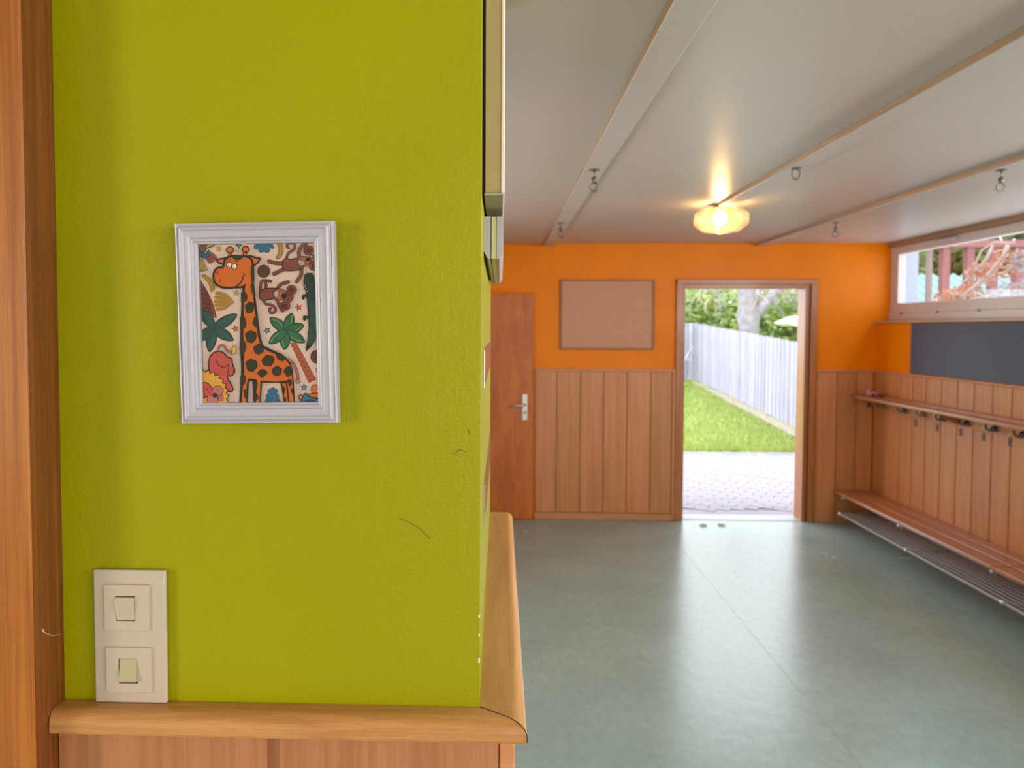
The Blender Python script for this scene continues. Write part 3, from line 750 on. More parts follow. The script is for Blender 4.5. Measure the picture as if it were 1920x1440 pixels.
def spline(pts, closed=True, n=5):
    out = []; m = len(pts)
    for i in range(m if closed else m - 1):
        g = (lambda k: pts[k % m]) if closed else (lambda k: pts[max(0, min(m - 1, k))])
        p0, p1, p2, p3 = g(i - 1), g(i), g(i + 1), g(i + 2)
        for k in range(n):
            t = k / n
            out.append(tuple(.5 * (2 * p1[a] + (p2[a] - p0[a]) * t + (2 * p0[a] - 5 * p1[a] + 4 * p2[a] - p3[a]) * t * t + (3 * p1[a] - p0[a] - 3 * p2[a] + p3[a]) * t ** 3) for a in (0, 1)))
    if not closed: out.append(tuple(pts[-1]))
    return out
INK = '2a2016'
def nz(): LAY[0] += 1; return LAY[0]
def ribbon(fr, path, wd, color, closed=False):
    z = nz(); q = path + ([path[0]] if closed else [])
    L_, R_ = [], []
    for i, p in enumerate(q):
        a = q[max(0, i - 1)]; b = q[min(len(q) - 1, i + 1)]
        if closed and i in (0, len(q) - 1): a, b = q[-2], q[1]
        dx, dy = b[0] - a[0], b[1] - a[1]; l = math.hypot(dx, dy) or 1
        w_ = (wd[min(i, len(wd) - 1)] if isinstance(wd, list) else wd) / 2
        L_.append((p[0] - dy / l * w_, p[1] + dx / l * w_)); R_.append((p[0] + dy / l * w_, p[1] - dx / l * w_))
    mi = pcol(color)
    for i in range(len(q) - 1):
        P = [uv(fr, c) for c in (L_[i], L_[i + 1], R_[i + 1], R_[i])]
        vs = [bmA.verts.new((c[0], -.0042 - z * 1.2e-5, c[1])) for c in P]
        f = bmA.faces.new(vs); f.material_index = mi
def sh(fr, pts, color, ol=0, smooth=True, oc=INK):
    q = spline(pts) if smooth else list(pts)
    face([uv(fr, p) for p in q], color, nz())
    if ol: ribbon(fr, q, ol * 1.8, oc, True)
def el(fr, cx, cy, rx, ry, color, ol=0, rot=0, oc=INK):
    c, s = math.cos(rot), math.sin(rot)
    q = [(cx + rx * math.cos(a) * c - ry * math.sin(a) * s, cy + rx * math.cos(a) * s + ry * math.sin(a) * c) for a in [2 * math.pi * k / 20 for k in range(20)]]
    face([uv(fr, p) for p in q], color, nz())
    if ol: ribbon(fr, q, ol, oc, True)
def st(fr, pts, wd, color, ol=0, caps=True):
    q = spline(pts, False)
    if ol:
        ribbon(fr, q, wd + 2 * ol, INK)
        if caps:
            for e in (q[0], q[-1]): el(fr, e[0], e[1], wd / 2 + ol, wd / 2 + ol, INK)
    ribbon(fr, q, wd, color)
    if caps:
        for e in (q[0], q[-1]): el(fr, e[0], e[1], wd / 2, wd / 2, color)
def star(fr, cx, cy, r, color, cc, rot=0):
    q = [(cx + (r if k % 2 == 0 else r * .42) * math.sin(rot + math.pi * k / 5), cy - (r if k % 2 == 0 else r * .42) * math.cos(rot + math.pi * k / 5)) for k in range(10)]
    sh(fr, q, color, smooth=False); el(fr, cx, cy, r * .2, r * .2, cc)
def palm_leaf(fr, c, t, wd, dark, light, vein):
    dx, dy = t[0] - c[0], t[1] - c[1]; l = math.hypot(dx, dy); nx, ny = -dy / l, dx / l
    P = lambda s, k: (c[0] + dx * s + nx * wd * k, c[1] + dy * s + ny * wd * k)
    sh(fr, [P(0, .35), P(.35, .9), P(.7, .75), P(1, 0), P(.75, -.7), P(.35, -.85), P(0, -.35)], dark)
    sh(fr, [P(.05, .25), P(.35, .68), P(.7, .5), P(.93, 0), P(.72, -.45), P(.35, -.62), P(.05, -.25)], light)
    if vein: st(fr, [P(.3, .3), P(.55, .42), P(.88, .08)], 10, vein, caps=False)

ORN, SPOT, PAPER = 'bc5c20', '302e1a', 'd0b09c'
sh('Z', [(150, 150), (1010, 150), (1010, 1260), (150, 1260)], PAPER, smooth=False)
# palms, trunks
sh('A', [(40, 640), (110, 730), (200, 880), (270, 1040), (320, 1200), (335, 1310), (240, 1250), (70, 1130), (20, 1000)], '8a3a34', smooth=True)
for k in range(6):
    y = 800 + k * 75; x = 50 + k * 18
    st('A', [(x, y), (x + 30, y + 45), (x + 55, y + 5), (x + 85, y + 60), (x + 105, y + 30), (x + 130, y + 85)], 15, '3a2018', caps=False)
for t in ((690, -100), (620, 345), (210, 535), (40, 330), (60, -210)):
    palm_leaf('C', (290, 120), t, 105, '1f4038', '24564c', None)
for t in ((690, -100), (620, 345), (210, 535)):
    dx, dy = t[0] - 290, t[1] - 120
    st('C', [(290 + dx * .25, 120 + dy * .25), (290 + dx * .55 + dy * .04, 120 + dy * .55 - dx * .04), (290 + dx * .85, 120 + dy * .85)], 10, '3c7464', caps=False)
sh('D', [(535, 390), (640, 385), (975, 1020), (845, 1078)], 'b0482c', smooth=False)
for k in range(8):
    a = k / 8; b = (k + 1) / 8
    lx = lambda s: 545 + 300 * s; ly = lambda s: 400 + 660 * s; rx = lambda s: 635 + 335 * s; ry = lambda s: 400 + 615 * s
    st('D', [(lx(a), ly(a)), (rx(b), ry(b))], 9, 'd87a4c', caps=False); st('D', [(rx(a), ry(a)), (lx(b), ly(b))], 9, 'd87a4c', caps=False)
for t in ((200, -45), (575, -115), (772, 95), (786, 390), (440, 512), (180, 400)):
    palm_leaf('D', (470, 190), t, 100, '1d4a30', '2c6e46', 'a8b058')
# small motifs
star('A', 380, 135, 68, 'c49a40', 'd8c080', .1); star('A', 672, 888, 70, 'c49a40', 'd8c080', .2); star('A', 715, 80, 72, '2f5a44', '9ab0a0', math.pi)
star('B', 680, 1145, 74, 'b8502c', 'd88a60', -.3); star('C', 655, 140, 74, 'b4452c', 'e0805c', -.3)
star('D', 155, 178, 70, '34607c', 'c0d0d8', -.4); star('D', 768, 1150, 72, '34607c', 'c0d0d8', 0); star('D', 1005, 850, 60, 'b04848', 'd88070', .2)
for fr, cs in (('B', [(30, 90, 60), (110, 115, 95), (200, 90, 60), (250, 130, 30), (60, 170, 50), (160, 175, 50), (-20, 120, 45), (110, 60, 90)]),
               ('D', [(245, 1220, 70), (200, 1210, 40), (300, 1210, 38), (190, 1300, 60), (300, 1300, 55), (170, 1380, 55), (245, 1370, 90), (330, 1380, 50), (250, 1170, 30)])):
    for c in cs: el(fr, c[0], c[1], c[2], c[2], '2f6a8c')
for (a, b) in ((90, 100), (40, 100), (150, 130)): el('B', a, b, 10, 10, '7aa8bc')
st('D', [(262, 1270), (275, 1330), (290, 1390)], 10, '6c9cb0', caps=False)
sh('B', [(325, 40), (400, 50), (430, 160), (405, 270), (350, 325), (308, 312), (350, 230), (350, 130)], 'bd8c22', 6, oc='6a5020')
sh('A', [(100, 590), (150, 576), (240, 650), (303, 750), (295, 835), (242, 860), (232, 780), (190, 690)], 'bd8c22', 6, oc='8a6a20')
for t in ((345, 885), (332, 955), (322, 1025), (332, 1092), (362, 1158)):
    st('A', [t, ((t[0] + 600) / 2, t[1] * .8 + 1030 * .2), (600, 1035)], 60, 'bf8a30'); st('A', [t, ((t[0] + 600) / 2, t[1] * .8 + 1030 * .2 + 20), (600, 1040)], 7, '8a5c20', caps=False)
sh('A', [(600, 1015), (635, 1030), (635, 1065), (600, 1070)], 'bf8a30', smooth=False)
el('B', 105, 530, 102, 104, '6a3324', 10); el('D', 980, 628, 95, 110, '6a3324', 10)
for k in range(6):
    st('B', [(40 + k * 12, 475 + k * 18), (100, 460 + k * 26), (170, 490 + k * 20)], 6, '3a1c14', caps=False)
    st('D', [(905 + k * 3, 560 + k * 25), (950, 550 + k * 28), (1000, 570 + k * 25)], 6, '3a1c14', caps=False)
# parrot
for (a, b) in (((230, 360), (180, 290)), ((265, 350), (215, 270)), ((300, 320), (240, 250)), ((322, 285), (250, 225))): st('A', [b, a], 40, 'a84a48', 7)
for (a, b) in (((70, 500), (60, 330)), ((120, 500), (80, 330)), ((175, 490), (110, 330))): st('A', [b, ((a[0] + b[0]) / 2 - 10, 430), a], 34, 'c0a040', 7)
sh('A', [(170, 130), (190, 70), (300, 62), (300, 90), (200, 122)], 'c0a040', 8)
el('A', 135, 215, 105, 78, '2f5a74', 8, .1); sh('A', [(45, 40), (160, 40), (172, 100), (120, 200), (60, 150)], '9a5a34', 8)
st('A', [(70, 70), (130, 80), (100, 150)], 14, '5a2a20', caps=False)
el('A', 188, 162, 20, 16, 'd8d0c4', 6); el('A', 165, 200, 16, 13, 'd8d0c4', 5)
# monkeys
MK, MK2, MF = '8f4430', '5a241c', 'b4623c'
st('B', [(490, 310), (530, 230), (600, 185), (635, 130), (615, 80), (560, 65), (505, 90), (500, 130), (530, 150)], 26, MK, 9)
for P, wd in (([(470, 400), (330, 402), (215, 372)], 48), ([(470, 490), (360, 540), (295, 575)], 46), ([(715, 320), (700, 220), (745, 130), (815, 82)], 46), ([(740, 480), (735, 600), (662, 712)], 42)): st('B', P, wd, MK, 9)
el('B', 205, 370, 32, 34, MK, 8); el('B', 292, 572, 34, 34, MK, 8)
sh('B', [(425, 400), (475, 325), (560, 340), (680, 330), (770, 480), (690, 515), (560, 528), (450, 510)], MK, 10)
el('B', 862, 195, 82, 80, MK, 10); el('B', 870, 195, 46, 42, MK2); el('B', 930, 360, 78, 90, MK, 10); el('B', 940, 460, 70, 72, MK, 10); el('B', 950, 455, 38, 40, MK2)
el('B', 775, 378, 112, 90, MF, 10, -.15); el('B', 742, 398, 60, 44, 'e0ccb8', 8, .3)
for k in range(4): st('B', [(700 + k * 24, 372), (706 + k * 24, 420)], 6, MK2, caps=False)
st('B', [(690, 400), (740, 405), (800, 395)], 6, MK2, caps=False)
el('B', 846, 345, 36, 32, '15100e'); el('B', 910, 295, 20, 18, 'e0d4c8', 6); el('B', 930, 346, 18, 17, 'e0d4c8', 6)
for P, wd in (([(62, 930), (55, 810), (75, 705), (130, 685), (225, 700)], 30), ([(150, 850), (150, 760), (135, 700)], 32), ([(330, 840), (400, 755), (515, 718)], 40), ([(310, 980), (365, 1090), (425, 1205)], 34)): st('B', P, wd, MK, 9)
el('B', 520, 716, 26, 28, MK, 8)
st('B', [(100, 1010), (150, 1080), (240, 1098), (300, 1150), (300, 1215), (235, 1230), (203, 1190), (222, 1155)], 28, MK, 9)
sh('B', [(40, 900), (110, 835), (280, 818), (340, 860), (290, 980), (150, 1010), (60, 1000)], MK, 10)
el('B', 525, 965, 80, 115, MK, 10, .3); el('B', 580, 848, 82, 76, MK, 10, .3); el('B', 575, 850, 48, 42, MK2, 0, .3)
el('B', 462, 1122, 90, 72, MK, 10); el('B', 455, 1120, 56, 44, MK2)
el('B', 380, 925, 118, 94, MF, 10, .15); el('B', 325, 915, 42, 60, 'e0ccb8', 8)
for k in range(4): st('B', [(290, 875 + k * 24), (362, 880 + k * 24)], 6, MK2, caps=False)
el('B', 450, 948, 42, 44, '15100e'); el('B', 535, 935, 12, 20, MK2); el('B', 520, 1010, 12, 20, MK2)
# crocodile
CR = '23342a'
st('Z', [(905, 540), (882, 532), (878, 550)], 14, CR, 2); st('Z', [(908, 675), (885, 668), (886, 685)], 14, CR, 2)
sh('Z', [(888, 402), (905, 390), (935, 391), (946, 415), (946, 445), (965, 470), (975, 600), (975, 740), (958, 800), (948, 820), (940, 838), (930, 852), (915, 868), (893, 889), (895, 872), (907, 810), (914, 740), (912, 660), (903, 560), (898, 510), (885, 480), (882, 445)], CR, 3, smooth=False)
for k in range(5): st('Z', [(922 + k * 10, 570), (925 + k * 10, 680), (920 + k * 8 - 4, 780), (905 + k * 6, 850)], 1.6, '3c6a4c', caps=False)
for k in range(17): st('Z', [(918 - max(0, k - 9) * 2, 575 + k * 16), (964, 577 + k * 16 - max(0, k - 9) * 4)], 1.6, '3c6a4c', caps=False)
for p in ((890, 468), (893, 478), (897, 488), (903, 505)): el('Z', p[0], p[1], 2.6, 3.2, 'd0ccc0')
# lion
LR = 'b0483c'
st('C', [(378, 520), (410, 435), (465, 420), (530, 500), (620, 556)], 24, 'b0604c', 7)
el('C', 652, 500, 34, 86, 'c49a48', 9, .12)
sh('C', [(250, 900), (228, 720), (265, 585), (350, 525), (460, 535), (545, 622), (610, 650), (628, 750), (662, 840), (650, 890), (600, 942), (550, 925), (545, 985), (605, 1085), (630, 1165), (600, 1212), (520, 1160), (430, 1010), (320, 930)], LR, 11)
st('C', [(352, 655), (390, 745), (480, 795), (560, 755), (548, 900)], 14, INK, caps=False)
for p in ((620, 860), (640, 850), (590, 1180), (575, 1170)): st('C', [p, (p[0] + 14, p[1] + 26)], 8, INK, caps=False)
q = []
for k in range(44):
    a = -math.pi * .62 + k * math.pi * .036 * 1.0; r = 430 if k % 2 else 385
    q.append((140 + r * math.cos(a) * 1.0, 1290 + r * 1.08 * math.sin(a)))
q += [(100, 1500), (0, 1500)]
sh('C', q, 'c49038', 10, smooth=False)
sh('C', [(90, 1080), (190, 1050), (270, 1120), (300, 1200), (330, 1300), (200, 1290), (90, 1320)], LR, 8)
el('C', 380, 1190, 92, 88, 'b0685c', 9); el('C', 290, 1340, 92, 112, 'b0685c', 9); el('C', 428, 1312, 44, 50, 'b0685c', 9); el('C', 428, 1315, 18, 22, LR)
sh('C', [(225, 1170), (310, 1200), (350, 1250), (310, 1290), (190, 1260)], LR)
el('C', 335, 1268, 40, 38, '221a1c'); st('C', [(180, 1160), (205, 1170), (215, 1140)], 9, INK, caps=False); st('C', [(140, 1260), (160, 1275), (170, 1250)], 9, INK, caps=False)
for x in (365, 385): st('C', [(x, 1195), (x + 12, 1160)], 6, INK, caps=False)
# little bird
sh('D', [(705, 1345), (715, 1270), (760, 1300), (760, 1350)], 'c07050', 7); el('D', 965, 1178, 60, 74, 'b8602c', 9)
sh('D', [(850, 1280), (920, 1255), (1040, 1260), (1040, 1320), (900, 1310)], 'b8602c', 7)
sh('D', [(740, 1430), (752, 1320), (812, 1245), (860, 1300), (950, 1330), (1060, 1370), (1060, 1430)], '33607e', 9); el('D', 880, 1370, 90, 22, '1f3c58'); el('D', 1010, 1215, 10, 14, 'd8d0c8')
# giraffe: dark silhouette, orange body, spots, head
sh('Z', [(552, 400), (558, 455), (575, 540), (590, 660), (604, 775), (622, 848), (680, 878), (742, 905), (790, 948), (808, 1000), (816, 1070), (824, 1240), (756, 1240), (734, 1092), (616, 1090), (606, 1240), (562, 1240), (556, 1082), (546, 1076), (532, 1086), (524, 1240), (468, 1240), (480, 1080), (483, 1000), (477, 880), (478, 760), (484, 600), (492, 470), (500, 440)], INK, smooth=False)
sh('Z', [(540, 400), (546, 460), (560, 540), (574, 660), (588, 780), (608, 860), (650, 884), (700, 905), (762, 938), (796, 984), (804, 1040), (808, 1100), (816, 1240), (792, 1240), (784, 1160), (774, 1078), (700, 1084), (605, 1076), (598, 1240), (576, 1240), (584, 1070), (555, 1062), (528, 1064), (518, 1100), (514, 1240), (484, 1240), (494, 1110), (502, 1040), (500, 900), (497, 760), (501, 600), (508, 470), (515, 440)], ORN, smooth=False)
sh('Z', [(744, 1094), (766, 1094), (782, 1240), (762, 1240)], ORN, smooth=False)
for P in ([(484, 505), (514, 508), (523, 535), (517, 562), (484, 575)], [(478, 662), (507, 666), (516, 718), (503, 738), (478, 745)], [(476, 820), (504, 818), (516, 858), (504, 896), (478, 908)],
          [(480, 1042), (508, 1042), (512, 1070), (502, 1100), (478, 1106)], [(498, 1135), (524, 1130), (520, 1180), (508, 1192)],
          [(543, 452), (566, 462), (576, 530), (554, 512)], [(566, 668), (588, 664), (598, 735), (572, 728), (557, 705)],
          [(508, 592), (536, 567), (566, 580), (563, 618), (548, 640), (518, 636)], [(508, 772), (542, 752), (578, 765), (580, 802), (556, 832), (522, 825)],
          [(560, 862), (596, 836), (624, 846), (628, 885), (600, 906), (572, 898)], [(508, 958), (545, 933), (582, 950), (586, 988), (556, 1018), (526, 1010)],
          [(612, 945), (645, 911), (688, 918), (692, 955), (672, 982), (626, 976)], [(584, 1028), (612, 1000), (642, 1010), (648, 1030), (615, 1058)],
          [(678, 1004), (710, 980), (740, 1000), (736, 1036), (706, 1048), (684, 1032)], [(752, 1014), (775, 986), (802, 990), (804, 1035), (778, 1055)],
          [(703, 903), (740, 906), (772, 934), (745, 952), (716, 936)], [(775, 1076), (796, 1068), (805, 1095), (792, 1115)], [(560, 1165), (582, 1163), (594, 1185), (576, 1208), (560, 1198)],
          [(742, 1112), (760, 1120), (758, 1162), (746, 1162)], [(800, 1128), (816, 1130), (818, 1172), (804, 1158)], [(750, 1188), (768, 1190), (768, 1210), (754, 1212)], [(574, 1078), (586, 1090), (582, 1130), (562, 1142), (562, 1085)]):
    q = []
    for i in range(len(P)):
        a, b, c = P[i - 1], P[i], P[(i + 1) % len(P)]
        q += [(b[0] + (a[0] - b[0]) * .18, b[1] + (a[1] - b[1]) * .18), (b[0] * .94 + (a[0] + c[0]) * .03, b[1] * .94 + (a[1] + c[1]) * .03), (b[0] + (c[0] - b[0]) * .18, b[1] + (c[1] - b[1]) * .18)]
    sh('Z', q, SPOT, 2, smooth=False)
st('Z', [(782, 940), (815, 968), (838, 1020), (846, 1072)], 10, 'b0584c', 3); el('Z', 845, 1083, 13, 13, 'b87060', 3)
sh('A', [(575, 292), (470, 312), (372, 325), (400, 378), (490, 402), (535, 350)], 'b85a40', 16)
sh('A', [(860, 300), (940, 278), (1030, 310), (1095, 318), (1080, 355), (1030, 410), (945, 430)], ORN, 16)
for (x, y) in ((592, 168), (856, 165)):
    st('A', [(x, y + 20), (x + (10 if x < 700 else -20), y + 100), (x + (25 if x < 700 else -30), y + 170)], 36, ORN, 16, caps=False); el('A', x, y, 60, 50, ORN, 18)
head = [(508, 400), (478, 478), (400, 480), (352, 520), (332, 600), (350, 690), (400, 745), (480, 778), (600, 785), (700, 775), (790, 772), (850, 740), (900, 780), (960, 700), (958, 450), (930, 340), (860, 300), (800, 300), (640, 290), (560, 310), (520, 350)]
ribbon('A', spline(head), 74, INK, True); sh('A', head, ORN)
sh('A', [(845, 600), (948, 560), (940, 700), (930, 900), (860, 900), (850, 780), (860, 720)], ORN, smooth=False)
sh('A', [(940, 440), (972, 440), (985, 640), (1000, 780), (955, 760), (935, 560)], SPOT, smooth=False)
sh('A', [(640, 276), (800, 276), (770, 335), (668, 335)], SPOT)
for (x, y, px_, py_) in ((578, 420, 565, 434), (666, 448, 656, 466)): el('A', x, y, 42, 48, 'd8cdb8', 13, .1); el('A', px_, py_, 11, 14, '15100a')
for (x, y) in ((380, 545), (428, 677)): el('A', x, y, 16, 20, ORN, 9)
st('A', [(815, 560), (825, 590), (855, 592)], 15, INK, caps=False); st('A', [(812, 612), (795, 680), (750, 738), (690, 778)], 20, INK, caps=False)
st('A', [(560, 350), (585, 335), (615, 345)], 11, INK, caps=False); st('A', [(680, 365), (705, 358), (725, 382)], 11, INK, caps=False)
pr = obj('print', bmA, [m for _, m in sorted(PAL.values(), key=lambda t: t[0])], pf, local=True)
pr['label'] = 'printed cartoon giraffe with monkeys, palms, lion and crocodile'
obj('backing', box(-W / 2 + .004, W / 2 - .004, -.0041, -.0002, -H / 2 + .004, H / 2 - .004), CORK, pf, local=True)
obj('glass', box(-iw - .0005, iw + .0005, -.0078, -.0070, -ih - .0005, ih + .0005), GLASSP, pf, local=True)
pf.rotation_euler = (math.radians(1.3), math.radians(-.8), 0)
pf.location = (-.2735, .8705, 1.6553)

# ------------------------------------------------------------------ outside: patio, lawn, fence, trees
PAV = flat('grey_lilac_paver', (.255, .243, .29), .75, bump=.2, bscale=30, var=.06, vscale=5)
JOINT = flat('paver_joint_sand', (.23, .215, .25), .9)
pat = struct('patio', box(-3, 5.6, D + .2, 10.42, -.1, -.012), JOINT, 'pale lilac-grey paved patio outside the doorway', 'paving')
cnt = 0; cells = []
L_, W_ = .20, .10; th = math.radians(-32)
for i in range(-60, 80):
    for j in range(-90, 110):
        u = i * L_ + (j % 2) * L_ / 2; v = j * W_
        x = 2.6 + u * math.cos(th) - v * math.sin(th); y = 8.4 + u * math.sin(th) + v * math.cos(th)
        if D + .42 < y < 10.22 and 1.0 < x < 4.9 and (.16 * y < x < .46 * y): cells.append((y, x))
cells.sort()
def paver_bm(bm, x, y, dz):
    n0 = len(bm.verts); r = bmesh.ops.create_cube(bm, size=1)
    tp = []
    for v in r['verts']:
        k = .985 if v.co.z > 0 else 1
        a, b = v.co.x * (L_ - .005) * k, v.co.y * (W_ - .005) * k
        v.co = (x + a * math.cos(th) - b * math.sin(th), y + a * math.sin(th) + b * math.cos(th), -.03 + dz + (v.co.z + .5) * .03)
pm = None
for k, (y, x) in enumerate(cells[:290]):
    if pm is None:
        bm = bmesh.new(); paver_bm(bm, 0, 0, 0); me0 = bpy.data.meshes.new('paver'); bm.to_mesh(me0); bm.free(); me0.materials.append(PAV); pm = me0
    o = bpy.data.objects.new('paver', pm); col.objects.link(o); o.parent = pat; o.location = (x, y, random.uniform(-.0015, .001))
bm = bmesh.new()
for (y, x) in cells[290:]: paver_bm(bm, x, y, random.uniform(-.0015, .001))
for i in range(0, 0): pass
if len(cells) > 290: obj('pavers_beyond', bm, PAV, pat, kind='stuff')
else: bm.free()
bm = box(-3, 5.6, 10.30, 10.42, -.06, -.002, .004); obj('kerb', bm, PAV, pat)
for (a, b) in ((D + .21, D + .42),): obj('kerb', box(1.2, 5.2, a, b, -.05, -.006, .004), PAV, pat)

LAWN = flat('bright_lawn', (.25, .32, .07), .8, var=.25, vscale=3)
struct('lawn', box(-12, 30, 10.42, 60, -.15, -.01), LAWN, 'bright green lawn beyond the patio', 'lawn')
BL = [flat('grass_blade_a', (.27, .35, .07), .6), flat('grass_blade_b', (.36, .42, .12), .6)]
vs, fs, mi = [], [], []
for k in range(26000):
    t = random.random() ** 1.5; y = 10.44 + t * 15; x = random.uniform(.18 * y, .41 * y)
    xm = 4.50 + (y - 10.42) * .118
    if x > xm: continue
    h = random.uniform(.03, .075) * (1 + t * .4); a = random.uniform(0, 6.28); w2 = .006 + t * .012; lx, ly = random.uniform(-.03, .03), random.uniform(-.03, .03)
    i = len(vs); vs += [(x - w2 * math.cos(a), y - w2 * math.sin(a), -.012), (x + w2 * math.cos(a), y + w2 * math.sin(a), -.012), (x + lx, y + ly, h)]
    fs.append((i, i + 1, i + 2)); mi.append(random.randint(0, 1))
me = bpy.data.meshes.new('grass'); me.from_pydata(vs, [], fs); [me.materials.append(m) for m in BL]
me.polygons.foreach_set('material_index', mi)
o = bpy.data.objects.new('grass', me); col.objects.link(o); tag(o, 'short bright green grass of the lawn by the fence', 'grass', kind='stuff')

FEN = wood('weathered_fence_board', 'b4b0c4', '9c98ae', 'z', .75, 20, 16, .16, .5)
fence = thing('fence', 'long weathered pale grey board fence beyond the lawn', 'fence', (5.4, 17, 0))
fx0, fy0, fx1, fy1 = 4.52, 10.2, 6.163, 24.25
Lf = math.hypot(fx1 - fx0, fy1 - fy0); dxf, dyf = (fx1 - fx0) / Lf, (fy1 - fy0) / Lf
def board_bm(cx, cy, dx, dy, wd, z0, z1, th_, off):
    bm = bmesh.new(); r = bmesh.ops.create_cube(bm, size=1)
    for v in r['verts']:
        a = v.co.x * wd; b = v.co.y * th_ + off
        v.co = (cx + dx * a - dy * b, cy + dy * a + dx * b, z0 + (v.co.z + .5) * (z1 - z0))
    return bm
nb = int(Lf / .152)
for k in range(nb):
    s = (k + .5) * .152; y = fy0 + dyf * s; x = fx0 + dxf * s
    top = 1.4346 + (y - 12.37) * .0321 + random.uniform(-.012, .012)
    obj('fence_board', board_bm(x, y, dxf, dyf, .128 + random.uniform(-.01, .008), .06, top, .02, .0 if k % 2 else -.012), FEN, fence)
for z in (.35, 1.15):
    bm = bmesh.new(); add_tube(bm, [(fx0 + .05, fy0, z), (fx1 + .05, fy1, z + .3)], .035, 4); obj('fence_rail', bm, FEN, fence)
for k in range(7):
    s = k * Lf / 6.; bm = board_bm(fx0 + dxf * s, fy0 + dyf * s, dxf, dyf, .1, -.05, 1.35 + s * .03, .1, -.09); obj('fence_post', bm, FEN, fence)
for k in range(18):
    x = fx1 + .0 - k * .152 * .99; y = fy1 + .1 + k * .03 + .1
    obj('fence_board', board_bm(x, y, -.98, .17, .13, .05, 1.84, .02, 0), FEN, fence)
obj('kerb_strip', board_bm((fx0 + fx1) / 2 - .12, (fy0 + fy1) / 2, dxf, dyf, Lf, -.05, .035, .22, 0), flat('pale_soil', (.40, .34, .28), .9, bump=.3, var=.15), fence)
bm = bmesh.new(); add_tube(bm, [(5.9, 24.1, .95), (5.55, 24.0, .30)], .05, 6); obj('brace', bm, FEN, fence)

def bush(name, label, cat, blobs, n, size, cols, group=None, seed=1):
    rnd = random.Random(seed); vs, fs, mi = [], [], []
    for k in range(n):
        c = rnd.choice(blobs); 
        while True:
            d = Vector((rnd.gauss(0, 1), rnd.gauss(0, 1), rnd.gauss(0, 1)))
            if d.length > .01: break
        d.normalize(); rr = rnd.random() ** .35
        p = Vector((c[0] + d.x * c[3] * rr, c[1] + d.y * c[4] * rr, c[2] + d.z * c[5] * rr))
        if p.z < 0: continue
        a = Vector((rnd.gauss(0, 1), rnd.gauss(0, 1), rnd.gauss(0, .6))).normalized(); b = a.cross(Vector((rnd.gauss(0, 1), rnd.gauss(0, 1), rnd.gauss(0, 1)))).normalized()
        s = size * rnd.uniform(.6, 1.4); i = len(vs)
        vs += [p - a * s, p - b * s * .45, p + a * s, p + b * s * .45]; fs.append((i, i + 1, i + 2, i + 3)); mi.append(rnd.randrange(len(cols)))
    me = bpy.data.meshes.new(name); me.from_pydata([tuple(v) for v in vs], [], fs)
    for m in cols: me.materials.append(m)
    me.polygons.foreach_set('material_index', mi)
    o = bpy.data.objects.new(name, me); col.objects.link(o); return o
def leafm(name, c):
    m, N, L, b = newmat(name); b.inputs['Base Color'].default_value = (*c, 1); b.inputs['Roughness'].default_value = .55
    b.inputs['Transmission Weight'].default_value = 0; b.inputs['Subsurface Weight'].default_value = 0
    tr = N.new('ShaderNodeBsdfTranslucent'); tr.inputs[0].default_value = (c[0] * 1.1, c[1] * 1.1, c[2], 1)
    x = N.new('ShaderNodeMixShader'); x.inputs[0].default_value = .4; out = N['Material Output']
    L.new(b.outputs[0], x.inputs[1]); L.new(tr.outputs[0], x.inputs[2]); L.new(x.outputs[0], out.inputs[0]); return m
G1, G2, G3 = leafm('leaf_yellow_green', (.40, .48, .17)), leafm('leaf_mid_green', (.30, .39, .17)), leafm('leaf_dark_green', (.15, .22, .12))
BLUEG = leafm('leaf_blue_green', (.26, .38, .28)); PALE = leafm('leaf_pale_grey', (.28, .29, .33)); RUST = leafm('leaf_rust', (.42, .17, .08)); RUST2 = leafm('leaf_dusky_pink', (.36, .25, .23))
BARK = flat('pale_mauve_bark', (.33, .30, .33), .85, bump=.5, bscale=18, var=.2, vscale=8)
def hedge(blobs, n, size, cols, label, seed, cat='hedge', group=None):
    o = bush('leafy_hedge', label, cat, blobs, n, size, cols, group, seed); tag(o, label, cat, group, 'stuff')
hedge([(8.2 + k * .9, 27.5 + .3 * (k % 3), 1.5 + .35 * (k % 2), .9, .9, 1.7) for k in range(-2, 5)], 9000, .13, [G1, G1, G2], 'bright yellow-green hedge behind the fence and the bare tree', 3)
hedge([(8.5 + k * 1.4, 31 + (k % 2), 2.6, 1.4, 1.2, 2.8) for k in range(-3, 6)], 9000, .17, [G2, G3, G1], 'taller darker green trees behind the yellow-green hedge', 4, 'tree')
hedge([(5.4, 25.6, 2.3, .7, .5, 1.7), (5.3, 25.6, 1.3, .7, .5, 1.3)], 2600, .12, [BLUEG, BLUEG, G2], 'blue-green bush at the left side of the doorway view', 5)
